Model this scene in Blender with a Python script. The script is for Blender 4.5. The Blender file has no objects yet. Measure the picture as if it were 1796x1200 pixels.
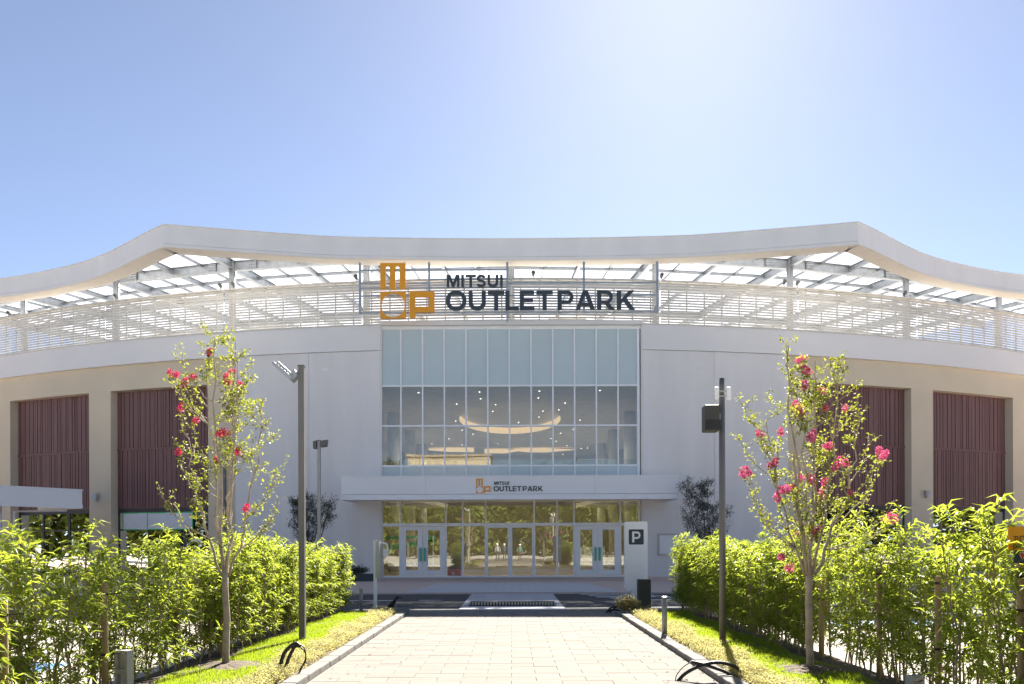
import bpy, math, random
from mathutils import Vector, Matrix
R = random.Random(7)
rad = math.radians
scene = bpy.context.scene
COL = scene.collection

# ------------------------------------------------------------------ camera, sky, sun, exposure
F = 1500.0; CX = 898.0; HY = 955.0; EYE = 1.65          # focal length and horizon in photo pixels
SUN_AZ = 11.5; SUN_EL = 36.3                            # degrees right of straight ahead, above horizon
cam = bpy.data.cameras.new('camera'); camo = bpy.data.objects.new('camera', cam); COL.objects.link(camo)
cam.sensor_width = 36.0; cam.lens = F / 1796 * 36; cam.shift_y = (HY - 600) / 1796
cam.clip_start = 0.1; cam.clip_end = 5000
camo.location = (0, 0, EYE); camo.rotation_euler = (rad(90), rad(0.2), 0)
scene.camera = camo
w = bpy.data.worlds.new('World'); scene.world = w; w.use_nodes = True
nt = w.node_tree; bg = nt.nodes['Background']
sky = nt.nodes.new('ShaderNodeTexSky'); sky.sky_type = 'NISHITA'; sky.sun_disc = False
sky.sun_elevation = rad(SUN_EL); sky.sun_rotation = rad(SUN_AZ)
sky.air_density = 0.50; sky.dust_density = 0.14; sky.ozone_density = 2.0; sky.altitude = 30
hs = nt.nodes.new('ShaderNodeHueSaturation'); hs.inputs['Saturation'].default_value = 0.83   # thin haze: a paler blue all over
nt.links.new(sky.outputs[0], hs.inputs['Color']); nt.links.new(hs.outputs[0], bg.inputs[0]); bg.inputs[1].default_value = 0.05
sun = bpy.data.lights.new('sun', 'SUN'); suno = bpy.data.objects.new('sun', sun); COL.objects.link(suno)
sun.energy = 5.0; sun.angle = rad(0.5); sun.color = (1.0, 0.93, 0.82)
sd = Vector((math.sin(rad(SUN_AZ)) * math.cos(rad(SUN_EL)), math.cos(rad(SUN_AZ)) * math.cos(rad(SUN_EL)), math.sin(rad(SUN_EL))))
suno.rotation_euler = sd.to_track_quat('Z', 'Y').to_euler(); suno.location = (30, 120, 90)
vs = scene.view_settings
vs.view_transform = 'Standard'; vs.look = 'None'; vs.exposure = 2.12; vs.gamma = 1.0; vs.use_curve_mapping = False
scene.render.engine = 'CYCLES'
scene.cycles.max_bounces = 9; scene.cycles.diffuse_bounces = 6; scene.cycles.transparent_max_bounces = 16

def wx(px, D): return (px - CX) * D / F
def wz(py, D): return EYE + (HY - py) * D / F

# ------------------------------------------------------------------ materials
MATS = {}
def nodes(name):
    m = bpy.data.materials.new(name); m.use_nodes = True; MATS[name] = m
    t = m.node_tree; return m, t, t.nodes['Principled BSDF']
def noise_col(t, b, c, var=0.12, scale=3.0, detail=6, bump=0.0, bscale=None, coord='Object', rough=None, stretch=None):
    tc = t.nodes.new('ShaderNodeTexCoord'); src = tc.outputs[coord]
    if stretch:
        mp = t.nodes.new('ShaderNodeMapping'); mp.inputs['Scale'].default_value = stretch
        t.links.new(src, mp.inputs[0]); src = mp.outputs[0]
    n = t.nodes.new('ShaderNodeTexNoise'); n.inputs['Scale'].default_value = scale; n.inputs['Detail'].default_value = detail
    t.links.new(src, n.inputs['Vector'])
    r = t.nodes.new('ShaderNodeValToRGB')
    r.color_ramp.elements[0].position = 0.3; r.color_ramp.elements[1].position = 0.72
    r.color_ramp.elements[0].color = tuple(max(0, x * (1 - var)) for x in c) + (1,)
    r.color_ramp.elements[1].color = tuple(min(1, x * (1 + var)) for x in c) + (1,)
    t.links.new(n.outputs['Fac'], r.inputs[0]); t.links.new(r.outputs[0], b.inputs['Base Color'])
    if bump:
        n2 = t.nodes.new('ShaderNodeTexNoise'); n2.inputs['Scale'].default_value = bscale or scale * 8; n2.inputs['Detail'].default_value = 5
        t.links.new(src, n2.inputs['Vector'])
        bp = t.nodes.new('ShaderNodeBump'); bp.inputs['Strength'].default_value = bump; bp.inputs['Distance'].default_value = 0.02
        t.links.new(n2.outputs['Fac'], bp.inputs['Height']); t.links.new(bp.outputs[0], b.inputs['Normal'])
    return r
def mat(name, c, rough=0.6, metal=0.0, var=0.08, scale=2.0, bump=0.0, bscale=None, spec=0.5, **k):
    m, t, b = nodes(name)
    b.inputs['Roughness'].default_value = rough; b.inputs['Metallic'].default_value = metal
    b.inputs['Specular IOR Level'].default_value = spec
    noise_col(t, b, c, var, scale, bump=bump, bscale=bscale, **k); return m
def leafmat(name, c1, c2, tr, tfac=0.5, rough=0.4):
    m, t, b = nodes(name)
    g = t.nodes.new('ShaderNodeNewGeometry'); r = t.nodes.new('ShaderNodeValToRGB')
    r.color_ramp.elements[0].color = c1 + (1,); r.color_ramp.elements[1].color = c2 + (1,)
    t.links.new(g.outputs['Random Per Island'], r.inputs[0]); t.links.new(r.outputs[0], b.inputs['Base Color'])
    b.inputs['Roughness'].default_value = rough
    tl = t.nodes.new('ShaderNodeBsdfTranslucent')
    r2 = t.nodes.new('ShaderNodeValToRGB')
    r2.color_ramp.elements[0].color = tuple(x * 0.6 for x in tr) + (1,); r2.color_ramp.elements[1].color = tr + (1,)
    t.links.new(g.outputs['Random Per Island'], r2.inputs[0]); t.links.new(r2.outputs[0], tl.inputs[0])
    mx = t.nodes.new('ShaderNodeMixShader'); mx.inputs[0].default_value = tfac
    t.links.new(b.outputs[0], mx.inputs[1]); t.links.new(tl.outputs[0], mx.inputs[2])
    t.links.new(mx.outputs[0], t.nodes['Material Output'].inputs[0]); return m
def glassmat(name, tint, refl=0.2, wob=0.02, rough=0.0):
    m, t, b = nodes(name); t.nodes.remove(b)
    tr = t.nodes.new('ShaderNodeBsdfTransparent'); tr.inputs[0].default_value = tint + (1,)
    gl = t.nodes.new('ShaderNodeBsdfGlossy'); gl.inputs['Roughness'].default_value = rough
    gl.inputs[0].default_value = (0.97, 0.98, 0.96, 1)
    fr = t.nodes.new('ShaderNodeFresnel'); fr.inputs[0].default_value = 1.5
    ad = t.nodes.new('ShaderNodeMath'); ad.operation = 'ADD'; ad.use_clamp = True; ad.inputs[1].default_value = refl
    t.links.new(fr.outputs[0], ad.inputs[0])
    tc = t.nodes.new('ShaderNodeTexCoord'); n = t.nodes.new('ShaderNodeTexNoise'); n.inputs['Scale'].default_value = 0.7; n.inputs['Detail'].default_value = 1
    t.links.new(tc.outputs['Object'], n.inputs['Vector'])
    bp = t.nodes.new('ShaderNodeBump'); bp.inputs['Strength'].default_value = wob; bp.inputs['Distance'].default_value = 0.1
    t.links.new(n.outputs['Fac'], bp.inputs['Height']); t.links.new(bp.outputs[0], gl.inputs['Normal'])
    mx = t.nodes.new('ShaderNodeMixShader'); t.links.new(ad.outputs[0], mx.inputs[0])
    t.links.new(tr.outputs[0], mx.inputs[1]); t.links.new(gl.outputs[0], mx.inputs[2])
    t.links.new(mx.outputs[0], t.nodes['Material Output'].inputs[0]); return m
def emit(name, c, s):
    m, t, b = nodes(name); b.inputs['Base Color'].default_value = c + (1,)
    b.inputs['Emission Color'].default_value = c + (1,); b.inputs['Emission Strength'].default_value = s; return m

mat('wall_grey', (0.76, 0.735, 0.715), 0.75, var=0.045, scale=1.3, bump=0.05, bscale=60, stretch=(1, 1, 0.12))
mat('band_white', (0.76, 0.74, 0.725), 0.5, var=0.03, scale=0.4)
mat('fascia_white', (0.78, 0.76, 0.75), 0.45, var=0.04, scale=1.2, stretch=(1, 1, 0.3))
mat('soffit', (0.78, 0.72, 0.62), 0.6, var=0.04)
mat('tan', (0.66, 0.565, 0.42), 0.8, var=0.05, scale=0.5, bump=0.06, bscale=70)
mat('purple', (0.18, 0.086, 0.078), 0.5, var=0.10, scale=1.2, stretch=(1, 1, 0.25))
mat('dark_frame', (0.03, 0.032, 0.035), 0.4)
mat('louvre', (0.62, 0.59, 0.54), 0.45, var=0.05, scale=1.5)
mat('steel', (0.34, 0.36, 0.38), 0.42, metal=0.6, var=0.16, scale=4)
mat('steel_dark', (0.10, 0.10, 0.10), 0.5)
mat('rod', (0.3, 0.3, 0.3), 0.5)
mat('white_alu', (0.84, 0.85, 0.86), 0.35, var=0.03)
mat('canopy_white', (0.84, 0.84, 0.84), 0.35, var=0.03, scale=0.6)
mat('spandrel', (0.52, 0.60, 0.60), 0.12, var=0.03, scale=0.4)
mat('orange', (0.80, 0.33, 0.004), 0.45, var=0.03)
mat('slate', (0.035, 0.045, 0.055), 0.45, var=0.05)
mat('ceiling', (0.82, 0.80, 0.77), 0.8)
mat('lobby_wall', (0.58, 0.55, 0.50), 0.8, var=0.1)
mat('lobby_floor', (0.55, 0.52, 0.47), 0.25, var=0.1)
mat('wood', (0.42, 0.27, 0.13), 0.5, var=0.2)
emit('downlight', (1.0, 0.95, 0.86), 0.8)
emit('cove', (1.0, 0.74, 0.44), 0.15)
glassmat('glass_up', (0.86, 0.88, 0.85), 0.025, 0.012)
glassmat('glass_door', (0.86, 0.87, 0.80), 0.13, 0.02)
glassmat('glass_shop', (0.45, 0.48, 0.48), 0.10, 0.02)
m, t, b = nodes('roof_glass'); t.nodes.remove(b)
tr = t.nodes.new('ShaderNodeBsdfTransparent'); tl = t.nodes.new('ShaderNodeBsdfTranslucent'); tl.inputs[0].default_value = (0.95, 0.95, 0.94, 1)
mx = t.nodes.new('ShaderNodeMixShader'); mx.inputs[0].default_value = 0.22
t.links.new(tr.outputs[0], mx.inputs[1]); t.links.new(tl.outputs[0], mx.inputs[2]); t.links.new(mx.outputs[0], t.nodes['Material Output'].inputs[0])
mat('asphalt', (0.052, 0.054, 0.058), 0.85, var=0.22, scale=5, bump=0.3, bscale=120)
mat('lot', (0.45, 0.42, 0.38), 0.95, spec=0.1, var=0.14, scale=0.6, bump=0.2, bscale=50)
mat('paver', (0.222, 0.203, 0.184), 0.95, spec=0.1, var=0.14, scale=2.2, bump=0.2, bscale=70)
mat('paver_b', (0.227, 0.209, 0.190), 0.95, spec=0.1, var=0.09, scale=2.6, bump=0.2, bscale=70)
mat('paver_c', (0.215, 0.198, 0.181), 0.95, spec=0.1, var=0.09, scale=1.9, bump=0.2, bscale=70)
mat('joint', (0.185, 0.168, 0.15), 0.95, spec=0.1)
mat('kerb', (0.225, 0.218, 0.208), 0.95, spec=0.1, var=0.10, scale=6, bump=0.2, bscale=90)
mat('cross_light', (0.52, 0.52, 0.54), 0.75, var=0.1, scale=3)
mat('cross_dark', (0.38, 0.385, 0.40), 0.75, var=0.1, scale=3)
mat('road_paint', (0.72, 0.72, 0.70), 0.7, var=0.12, scale=8)
mat('paint_blue', (0.05, 0.19, 0.42), 0.7, var=0.15, scale=3)
mat('paint_yellow', (0.60, 0.36, 0.05), 0.7, var=0.15, scale=3)
mat('soil', (0.10, 0.072, 0.05), 0.95, var=0.4, scale=7, bump=0.6, bscale=40)
mat('turf', (0.08, 0.12, 0.022), 0.95, var=0.3, scale=6, bump=0.5, bscale=60)
mat('bark', (0.40, 0.33, 0.25), 0.8, var=0.3, scale=8, bump=0.3, bscale=30)
mat('twig', (0.27, 0.21, 0.13), 0.8, var=0.2, scale=8)
mat('dark_bark', (0.09, 0.075, 0.06), 0.9, var=0.2, scale=8)
mat('stake', (0.33, 0.235, 0.115), 0.8, var=0.25, scale=3, stretch=(3, 3, 0.5), bump=0.2, bscale=30)
mat('rope', (0.05, 0.035, 0.02), 0.9)
mat('pole', (0.17, 0.165, 0.16), 0.42, var=0.1, scale=3)
mat('pole_light', (0.30, 0.30, 0.295), 0.40, metal=0.3, var=0.1, scale=3)
mat('lamp_grey', (0.42, 0.43, 0.44), 0.35, metal=0.4, var=0.1)
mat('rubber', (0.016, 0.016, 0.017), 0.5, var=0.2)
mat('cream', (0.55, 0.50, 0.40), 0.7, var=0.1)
mat('black_box', (0.05, 0.05, 0.045), 0.5, var=0.1)
mat('sign_white', (0.85, 0.86, 0.87), 0.3, var=0.02)
mat('teal', (0.10, 0.46, 0.36), 0.5)
mat('red', (0.55, 0.02, 0.02), 0.5)
mat('paper', (0.70, 0.73, 0.76), 0.7, var=0.06, scale=2, bump=0.3, bscale=3)
mat('tape', (0.05, 0.50, 0.16), 0.5)
mat('concrete_post', (0.42, 0.41, 0.39), 0.85, var=0.12, scale=9, bump=0.3, bscale=90)
mat('beige', (0.62, 0.53, 0.40), 0.8, var=0.06)
mat('navy', (0.03, 0.04, 0.09), 0.5)
mat('terrace_grey', (0.5, 0.51, 0.52), 0.6)
leafmat('leaf_hedge', (0.050, 0.100, 0.014), (0.13, 0.185, 0.030), (0.54, 0.64, 0.06), 0.54, 0.5)
leafmat('leaf_crape', (0.055, 0.095, 0.014), (0.14, 0.165, 0.03), (0.44, 0.48, 0.05), 0.46, 0.5)
leafmat('leaf_olive', (0.055, 0.072, 0.052), (0.12, 0.14, 0.10), (0.08, 0.12, 0.06), 0.2, 0.45)
leafmat('leaf_tree', (0.09, 0.12, 0.02), (0.20, 0.22, 0.05), (0.36, 0.40, 0.05), 0.35, 0.5)
leafmat('leaf_cover', (0.26, 0.27, 0.07), (0.50, 0.44, 0.19), (0.72, 0.66, 0.22), 0.45, 0.6)
leafmat('leaf_grass', (0.07, 0.125, 0.012), (0.15, 0.215, 0.025), (0.46, 0.60, 0.03), 0.5, 0.5)
leafmat('dry_leaf', (0.10, 0.06, 0.025), (0.22, 0.14, 0.05), (0.2, 0.12, 0.03), 0.3, 0.7)
leafmat('petal', (0.58, 0.018, 0.10), (0.78, 0.07, 0.22), (0.85, 0.05, 0.20), 0.35, 0.5)
leafmat('petal_pink', (0.60, 0.05, 0.20), (0.82, 0.20, 0.40), (0.85, 0.15, 0.36), 0.35, 0.5)

# ------------------------------------------------------------------ mesh helpers
class MB:
    def __init__(s): s.v = []; s.f = []
    def add(s, vs, fs):
        o = len(s.v); s.v += [tuple(q) for q in vs]; s.f += [tuple(i + o for i in f) for f in fs]; return s
    def box(s, x0, x1, y0, y1, z0, z1):
        return s.add([(x0,y0,z0),(x1,y0,z0),(x1,y1,z0),(x0,y1,z0),(x0,y0,z1),(x1,y0,z1),(x1,y1,z1),(x0,y1,z1)],
                     [(0,3,2,1),(4,5,6,7),(0,1,5,4),(1,2,6,5),(2,3,7,6),(3,0,4,7)])
    def obox(s, a, b, wid, z0, z1, off=0.0):            # box along plan segment a-b
        d = Vector((b[0]-a[0], b[1]-a[1], 0)).normalized(); n = Vector((-d.y, d.x, 0))
        q = []
        for z in (z0, z1):
            for p, sgn in ((a,-1),(b,-1),(b,1),(a,1)):
                v = Vector((p[0], p[1], z)) + n * (sgn * wid / 2 + off); q.append(v)
        return s.add(q, [(0,3,2,1),(4,5,6,7),(0,1,5,4),(1,2,6,5),(2,3,7,6),(3,0,4,7)])
    def tube(s, pts, rr, n=6, cap=True):
        pts = [Vector(p) for p in pts]
        if not hasattr(rr, '__len__'): rr = [rr] * len(pts)
        o = len(s.v); up = None
        for i, p in enumerate(pts):
            d = (pts[min(i+1, len(pts)-1)] - pts[max(i-1, 0)])
            if d.length < 1e-7: d = Vector((0,0,1))
            d.normalize()
            if up is None:
                up = Vector((1,0,0)) if abs(d.x) < 0.8 else Vector((0,1,0))
            a = d.cross(up).normalized(); up = a.cross(d).normalized() * 1.0; bb = up
            for k in range(n):
                an = 2 * math.pi * k / n
                s.v.append(tuple(p + a * (math.cos(an) * rr[i]) + bb * (math.sin(an) * rr[i])))
        for i in range(len(pts) - 1):
            for k in range(n):
                k2 = (k + 1) % n
                s.f.append((o+i*n+k, o+i*n+k2, o+(i+1)*n+k2, o+(i+1)*n+k))
        if cap:
            s.f.append(tuple(o + k for k in reversed(range(n)))); e = o + (len(pts)-1) * n
            s.f.append(tuple(e + k for k in range(n)))
        return s
    def beam(s, a, b, wid, hgt):                          # I-section beam between two points
        a = Vector(a); b = Vector(b); d = (b - a).normalized(); up = Vector((0,0,1))
        n = d.cross(up).normalized(); up = n.cross(d).normalized()
        def bar(w0, w1, h0, h1):
            q = []
            for p in (a, b):
                for (x, y) in ((w0,h0),(w1,h0),(w1,h1),(w0,h1)): q.append(p + n * x + up * y)
            s.add(q, [(0,1,2,3),(7,6,5,4),(0,4,5,1),(1,5,6,2),(2,6,7,3),(3,7,4,0)])
        t = min(0.03, hgt * 0.1)
        bar(-wid/2, wid/2, -hgt/2, -hgt/2 + t); bar(-wid/2, wid/2, hgt/2 - t, hgt/2); bar(-0.012, 0.012, -hgt/2 + t, hgt/2 - t)
        return s
    def arc(s, t0, t1, r0, r1, z0, z1, n=4):              # curved box about the building's centre
        o = len(s.v)
        for i in range(n + 1):
            th = t0 + (t1 - t0) * i / n
            for (r, z) in ((r0,z0),(r1,z0),(r1,z1),(r0,z1)): s.v.append(pol(th, r, z))
        for i in range(n):
            for k in range(4):
                k2 = (k+1) % 4; s.f.append((o+i*4+k, o+i*4+k2, o+i*4+4+k2, o+i*4+4+k))
        s.f.append((o+3,o+2,o+1,o)); e = o + n*4; s.f.append((e,e+1,e+2,e+3)); return s
    def prism(s, poly, y0, y1):                           # polygon in x,z extruded along y
        n = len(poly); o = len(s.v)
        s.v += [(p[0], y0, p[1]) for p in poly] + [(p[0], y1, p[1]) for p in poly]
        s.f.append(tuple(o + i for i in range(n))); s.f.append(tuple(o + n + i for i in reversed(range(n))))
        for i in range(n):
            j = (i+1) % n; s.f.append((o+j, o+i, o+n+i, o+n+j))
        return s
    def leaf(s, p, d, up, L, W, fold=0.25, droop=0.2):
        d = d.normalized(); sd_ = d.cross(up)
        if sd_.length < 1e-4: sd_ = Vector((1,0,0))
        sd_.normalize(); nn = sd_.cross(d)
        m_ = p + d * (L * 0.45) + nn * (L * 0.04); tip = p + d * L - nn * (L * droop)
        l = m_ + sd_ * (W/2) + nn * (W * fold); r = m_ - sd_ * (W/2) + nn * (W * fold)
        return s.add([p, l, m_, r, tip], [(0,2,1),(0,3,2),(1,2,4),(2,3,4)])
    def mesh(s, name, m, smooth=False):
        me = bpy.data.meshes.new(name); me.from_pydata(s.v, [], s.f); me.materials.append(MATS[m])
        if smooth:
            me.polygons.foreach_set('use_smooth', [True] * len(me.polygons))
        me.update(); return me
    def build(s, name, m, parent=None, smooth=False): return link(name, s.mesh(name, m, smooth), parent)
def link(name, me, parent=None):
    o = bpy.data.objects.new(name, me); COL.objects.link(o)
    if parent is not None: o.parent = parent
    return o
def empty(name, loc=(0,0,0), rz=0.0):
    o = bpy.data.objects.new(name, None); COL.objects.link(o); o.location = loc; o.rotation_euler = (0,0,rz); o.empty_display_size = 0.2
    return o
def tag(o, label=None, cat=None, group=None, kind=None):
    if label: o['label'] = label
    if cat: o['category'] = cat
    if group: o['group'] = group
    if kind: o['kind'] = kind
    return o
def bevel(o, wdt=0.01, seg=2):
    md = o.modifiers.new('bevel', 'BEVEL'); md.width = wdt; md.segments = seg; md.limit_method = 'ANGLE'; return o
RB = 63.0; YC = 41.25 + RB
def pol(th, r, z): return (r * math.sin(th), YC - r * math.cos(th), z)
def th_px(px, r=RB):                                      # angle on the curved front that lies under a photo column
    lo, hi = -0.75, 0.75
    for _ in range(50):
        md = (lo + hi) / 2; x, y, _z = pol(md, r, 0)
        if CX + F * x / y < px: lo = md
        else: hi = md
    return lo

# ------------------------------------------------------------------ setting
g = MB(); g.add([(-900,-700,0),(900,-700,0),(900,1500,0),(-900,1500,0)], [(0,1,2,3)])
tag(g.build('ground', 'lot'), kind='structure')
rd = MB(); rd.box(-90, 90, 21.2, 28.4, -0.05, 0.004); road = tag(rd.build('road', 'asphalt'), kind='structure')
for (x0, x1) in ((-8.5,-6.5),(-5.2,-3.4),(-2.75,-2.1),(-12,-10),(-16,-14),(5.2,7.2),(9,11)):
    MB().box(x0, x1, 25.2, 25.33, 0.004, 0.009).build('lane_marking', 'road_paint', road)
# lettering painted on the road, seen from its side
rl = MB()
def stroke(pts, wd):
    for a, b_ in zip(pts[:-1], pts[1:]): rl.obox(a, b_, wd, 0.004, 0.0095)
for st in ([(2.25,28.0),(4.6,28.0)], [(2.45,27.3),(3.3,27.0),(3.9,27.4),(4.8,27.1)], [(2.6,26.6),(4.9,26.5)], [(3.0,26.1),(3.5,25.7),(4.2,26.0)],
           [(4.3,27.9),(4.0,27.2),(4.6,26.4),(4.9,25.9)], [(3.0,25.2),(4.9,25.2)]): stroke(st, 0.17)
rl.build('road_lettering', 'road_paint', road)
cw = tag(MB().box(-1.36, 1.36, 21.15, 28.45, 0.0, 0.012).build('crosswalk', 'joint'), kind='structure')
k = 0; y = 21.2
strips = {}
while y < 28.4:
    nm = 'cross_light' if k % 2 == 0 else 'cross_dark'
    if nm not in strips: strips[nm] = MB().box(-1.34, 1.34, 0, 0.29, 0.0, 0.02).mesh('plank', nm)
    o = link('plank', strips[nm], cw); o.location = (0, y, 0.004); y += 0.30; k += 1
def brick_mat(name, c1, c2, mortar, sc, bw, bh):
    m, t, b = nodes(name); tc = t.nodes.new('ShaderNodeTexCoord'); br = t.nodes.new('ShaderNodeTexBrick')
    br.inputs['Color1'].default_value = c1 + (1,); br.inputs['Color2'].default_value = c2 + (1,); br.inputs['Mortar'].default_value = mortar + (1,)
    br.inputs['Scale'].default_value = sc; br.inputs['Brick Width'].default_value = bw; br.inputs['Row Height'].default_value = bh; br.inputs['Mortar Size'].default_value = 0.012
    t.links.new(tc.outputs['Object'], br.inputs['Vector']); t.links.new(br.outputs[0], b.inputs['Base Color']); b.inputs['Roughness'].default_value = 0.85
brick_mat('sidewalk_tile', (0.64,0.51,0.44), (0.57,0.46,0.40), (0.44,0.37,0.33), 1.0, 0.6, 0.3)
brick_mat('forecourt_tile', (0.60,0.59,0.60), (0.55,0.545,0.56), (0.45,0.44,0.45), 1.0, 0.6, 0.3)
sw = tag(MB().box(-70, 70, 28.47, 62, -0.05, 0.05).build('sidewalk', 'sidewalk_tile'), kind='structure')
tag(MB().add([(-3.6,28.5,0.054),(3.6,28.5,0.054),(3.0,35.5,0.054),(-3.0,35.5,0.054)], [(0,1,2,3)]).build('forecourt_paving', 'forecourt_tile'), kind='structure')
# path: a bed with laid pavers
PW = 2.43
path = tag(MB().box(-PW, PW, -14, 20.95, -0.05, 0.008).build('path', 'joint'), kind='structure')
pms = [MB().box(0, 0.594, 0, 0.294, -0.01, 0.022).mesh('paver', q) for q in ('paver','paver_b','paver_c')]
nrow = 0; yy = 6.9; npav = 0; rest = [MB(), MB(), MB()]
while yy < 20.6:
    off = 0.3 if nrow % 2 else 0.0
    xx = -PW + 0.02 - off
    while xx < PW - 0.05:
        a = max(xx, -PW + 0.02); bb = min(xx + 0.594, PW - 0.02); i = R.choice((0,0,1,1,2))
        if bb - a > 0.08:
            if npav < 296 and bb - a > 0.58:
                o = link('paver', pms[i], path); o.location = (xx, yy, R.uniform(-0.002, 0.002)); npav += 1
            else: rest[i].box(a, bb, yy, yy + 0.294, -0.01, 0.022 + R.uniform(-0.002, 0.002))
        xx += 0.6
    yy += 0.3; nrow += 1
for i, q in enumerate(('paver','paver_b','paver_c')): tag(rest[i].build('far_pavers', q, path), kind='stuff')
MB().box(-PW, PW, 20.6, 20.93, -0.01, 0.025).build('edging_strip', 'kerb', path)
tag(MB().box(-6.0, 6.0, 20.96, 21.18, -0.05, 0.03).build('road_edge', 'kerb'), kind='structure')
# kerb stones, lawn and planting beds
for s, nm in ((-1,'kerb_left'), (1,'kerb_right')):
    kb = tag(MB().box(min(s*2.45, s*2.62), max(s*2.45, s*2.62), -14, 20.55, -0.1, 0.02).build(nm, 'joint'), kind='structure')
    km = bevel(link('kerb_stone', MB().box(-0.09, 0.09, 0, 0.594, 0, 0.09).mesh('kerb_stone', 'kerb'), kb), 0.012)
    y = 5.5; first = True
    while y < 19.9:
        o = km if first else km.copy()
        if not first: COL.objects.link(o); o.parent = kb
        o.location = (s * 2.54 + R.uniform(-0.003, 0.003), y, R.uniform(-0.004, 0.004)); first = False; y += 0.6
    if s > 0: continue
    end = MB().box(-0.5, 0.09, 0, 0.18, 0, 0.11).build('kerb_stone', 'kerb', kb)
    end.location = (s * 2.54 if s > 0 else -2.54, 20.02, 0); bevel(end, 0.015)
    end2 = MB().box(-0.09, 0.55, 0, 0.17, 0, 0.14).build('kerb_stone', 'kerb', kb); end2.location = (s * 2.54 - (0 if s > 0 else 0.46), 20.30, 0); bevel(end2, 0.015)
def lawn_z(x):                                            # cross-section of the planting strips: a low mound
    u = (abs(x) - 2.63) / 1.9
    return 0.055 + 0.05 * math.sin(min(max(u, 0), 1) * math.pi * 0.8)
for s, nm in ((-1,'lawn_left'), (1,'lawn_right')):
    q = MB(); nx, ny = 10, 50
    for j in range(ny + 1):
        for i in range(nx + 1):
            x = s * (2.64 + 1.95 * i / nx); yy = -12 + 32.0 * j / ny; z = lawn_z(x) + 0.012 * math.sin(yy * 3.1 + i)
            q.v.append((x, yy, z if 0 < i < nx else (0.02 if i == nx else z)))
    for j in range(ny):
        for i in range(nx):
            a = j * (nx+1) + i; f_ = (a, a+1, a+nx+2, a+nx+1); q.f.append(f_ if s > 0 else f_[::-1])
    tag(q.build(nm, 'soil'), kind='structure')
    gr = MB(); Rg = random.Random(11 + s)
    for _ in range(60000):
        yy = 6.5 + 13.3 * Rg.random() ** 1.25; x = s * Rg.uniform(3.06, 3.98 + 0.1 * math.sin(yy * 2))
        ty = 11.0 if s < 0 else 10.5
        dd = math.hypot(x - s * 3.68, yy - ty)
        if dd < 0.42 + 0.1 * math.sin(yy * 9 + x * 7) and Rg.random() < 0.9: continue
        z = lawn_z(x); h = Rg.uniform(0.02, 0.05); a = Rg.uniform(0, 6.28); c_, s_ = math.cos(a) * 0.004, math.sin(a) * 0.004
        lx, ly = Rg.gauss(0, 0.014), Rg.gauss(0, 0.014)
        gr.add([(x-c_, yy-s_, z-0.004), (x+c_, yy+s_, z-0.004), (x+lx, yy+ly, z+h)], [(0,1,2)])
    tag(gr.build('grass', 'leaf_grass'), 'short bright green lawn strip on the %s side of the path' % ('left' if s < 0 else 'right'), 'grass', kind='stuff')
    gc = MB()
    for _ in range(4200):
        yy = 5.5 + 14.3 * Rg.random() ** 1.1; x = s * Rg.uniform(2.70, 3.12 + 0.10 * math.sin(yy * 1.7)); z0 = lawn_z(x)
        hgt = Rg.uniform(0.03, 0.15) * (0.7 + 0.5 * math.sin(yy * 2.3 + x) ** 2)
        for _k in range(9):
            p = Vector((x + Rg.gauss(0, 0.035), yy + Rg.gauss(0, 0.035), z0 + hgt * Rg.random()))
            d = Vector((Rg.gauss(0, 1), Rg.gauss(0, 1), Rg.uniform(0, 1.2)))
            gc.leaf(p, d, Vector((0.1, 0, 1)), Rg.uniform(0.022, 0.045), Rg.uniform(0.012, 0.022))
    tag(gc.build('ground_cover', 'leaf_cover'), 'pale yellow low ground cover edging the %s kerb of the path' % ('left' if s < 0 else 'right'), 'ground cover', kind='stuff')
# car park beyond the hedges
for (x0, x1, y0, y1, mm, nm) in ((-9.5,-6.2,9.5,12.0,'paint_blue','parking_marking'), (-13,-7,7.6,7.75,'road_paint','parking_marking'), (-13,-5.6,12.4,12.55,'road_paint','parking_marking'),
        (-6.6,-5.4,8.2,8.9,'paint_yellow','parking_marking'), (-12,-5.5,15,15.15,'road_paint','parking_marking'), (-12,-10,13,14.6,'paint_yellow','parking_marking'), (5.6,12,12.4,12.55,'road_paint','parking_marking'),
        (5.6,12,15,15.15,'road_paint','parking_marking'), (5.6,13,9.8,9.95,'road_paint','parking_marking'), (6.5,9,17,18.8,'paint_blue','parking_marking')):
    tag(MB().box(x0, x1, y0, y1, 0, 0.006).build(nm, mm), kind='structure')

# ------------------------------------------------------------------ the main building
B = empty('outlet_building', (0, 41.25, 0))
tag(B, 'wide curved grey outlet building with glass entrance and wavy white roof edge', 'building')
def part(mb, name, m, parent=None, smooth=False):
    if parent is None:
        mb.v = [(x, y - 41.25, z) for (x, y, z) in mb.v]; o = mb.build(name, m, B, smooth)
    else:
        mb.v = [(x, y - 41.25, z) for (x, y, z) in mb.v]; o = mb.build(name, m, parent, smooth)
    return o
TCE = math.asin(6.36 / RB)                                # edge of the glazed centre
T_TAN = (th_px(413), th_px(1383))
TEND = 0.66
# grey walls, each of three cladding panels
for s in (-1, 1):
    tt = T_TAN[0] if s < 0 else T_TAN[1]; e = s * TCE
    ths = [e + (tt - e) * q for q in (0, 0.48, 1.0)]
    for a, b_ in zip(ths[:-1], ths[1:]):
        gap = 0.00012 * s
        part(MB().arc(min(a+gap, b_-gap), max(a+gap, b_-gap), RB - 0.5, RB, 0.05, 11.08, 6), 'wall_panel', 'wall_grey')
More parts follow.
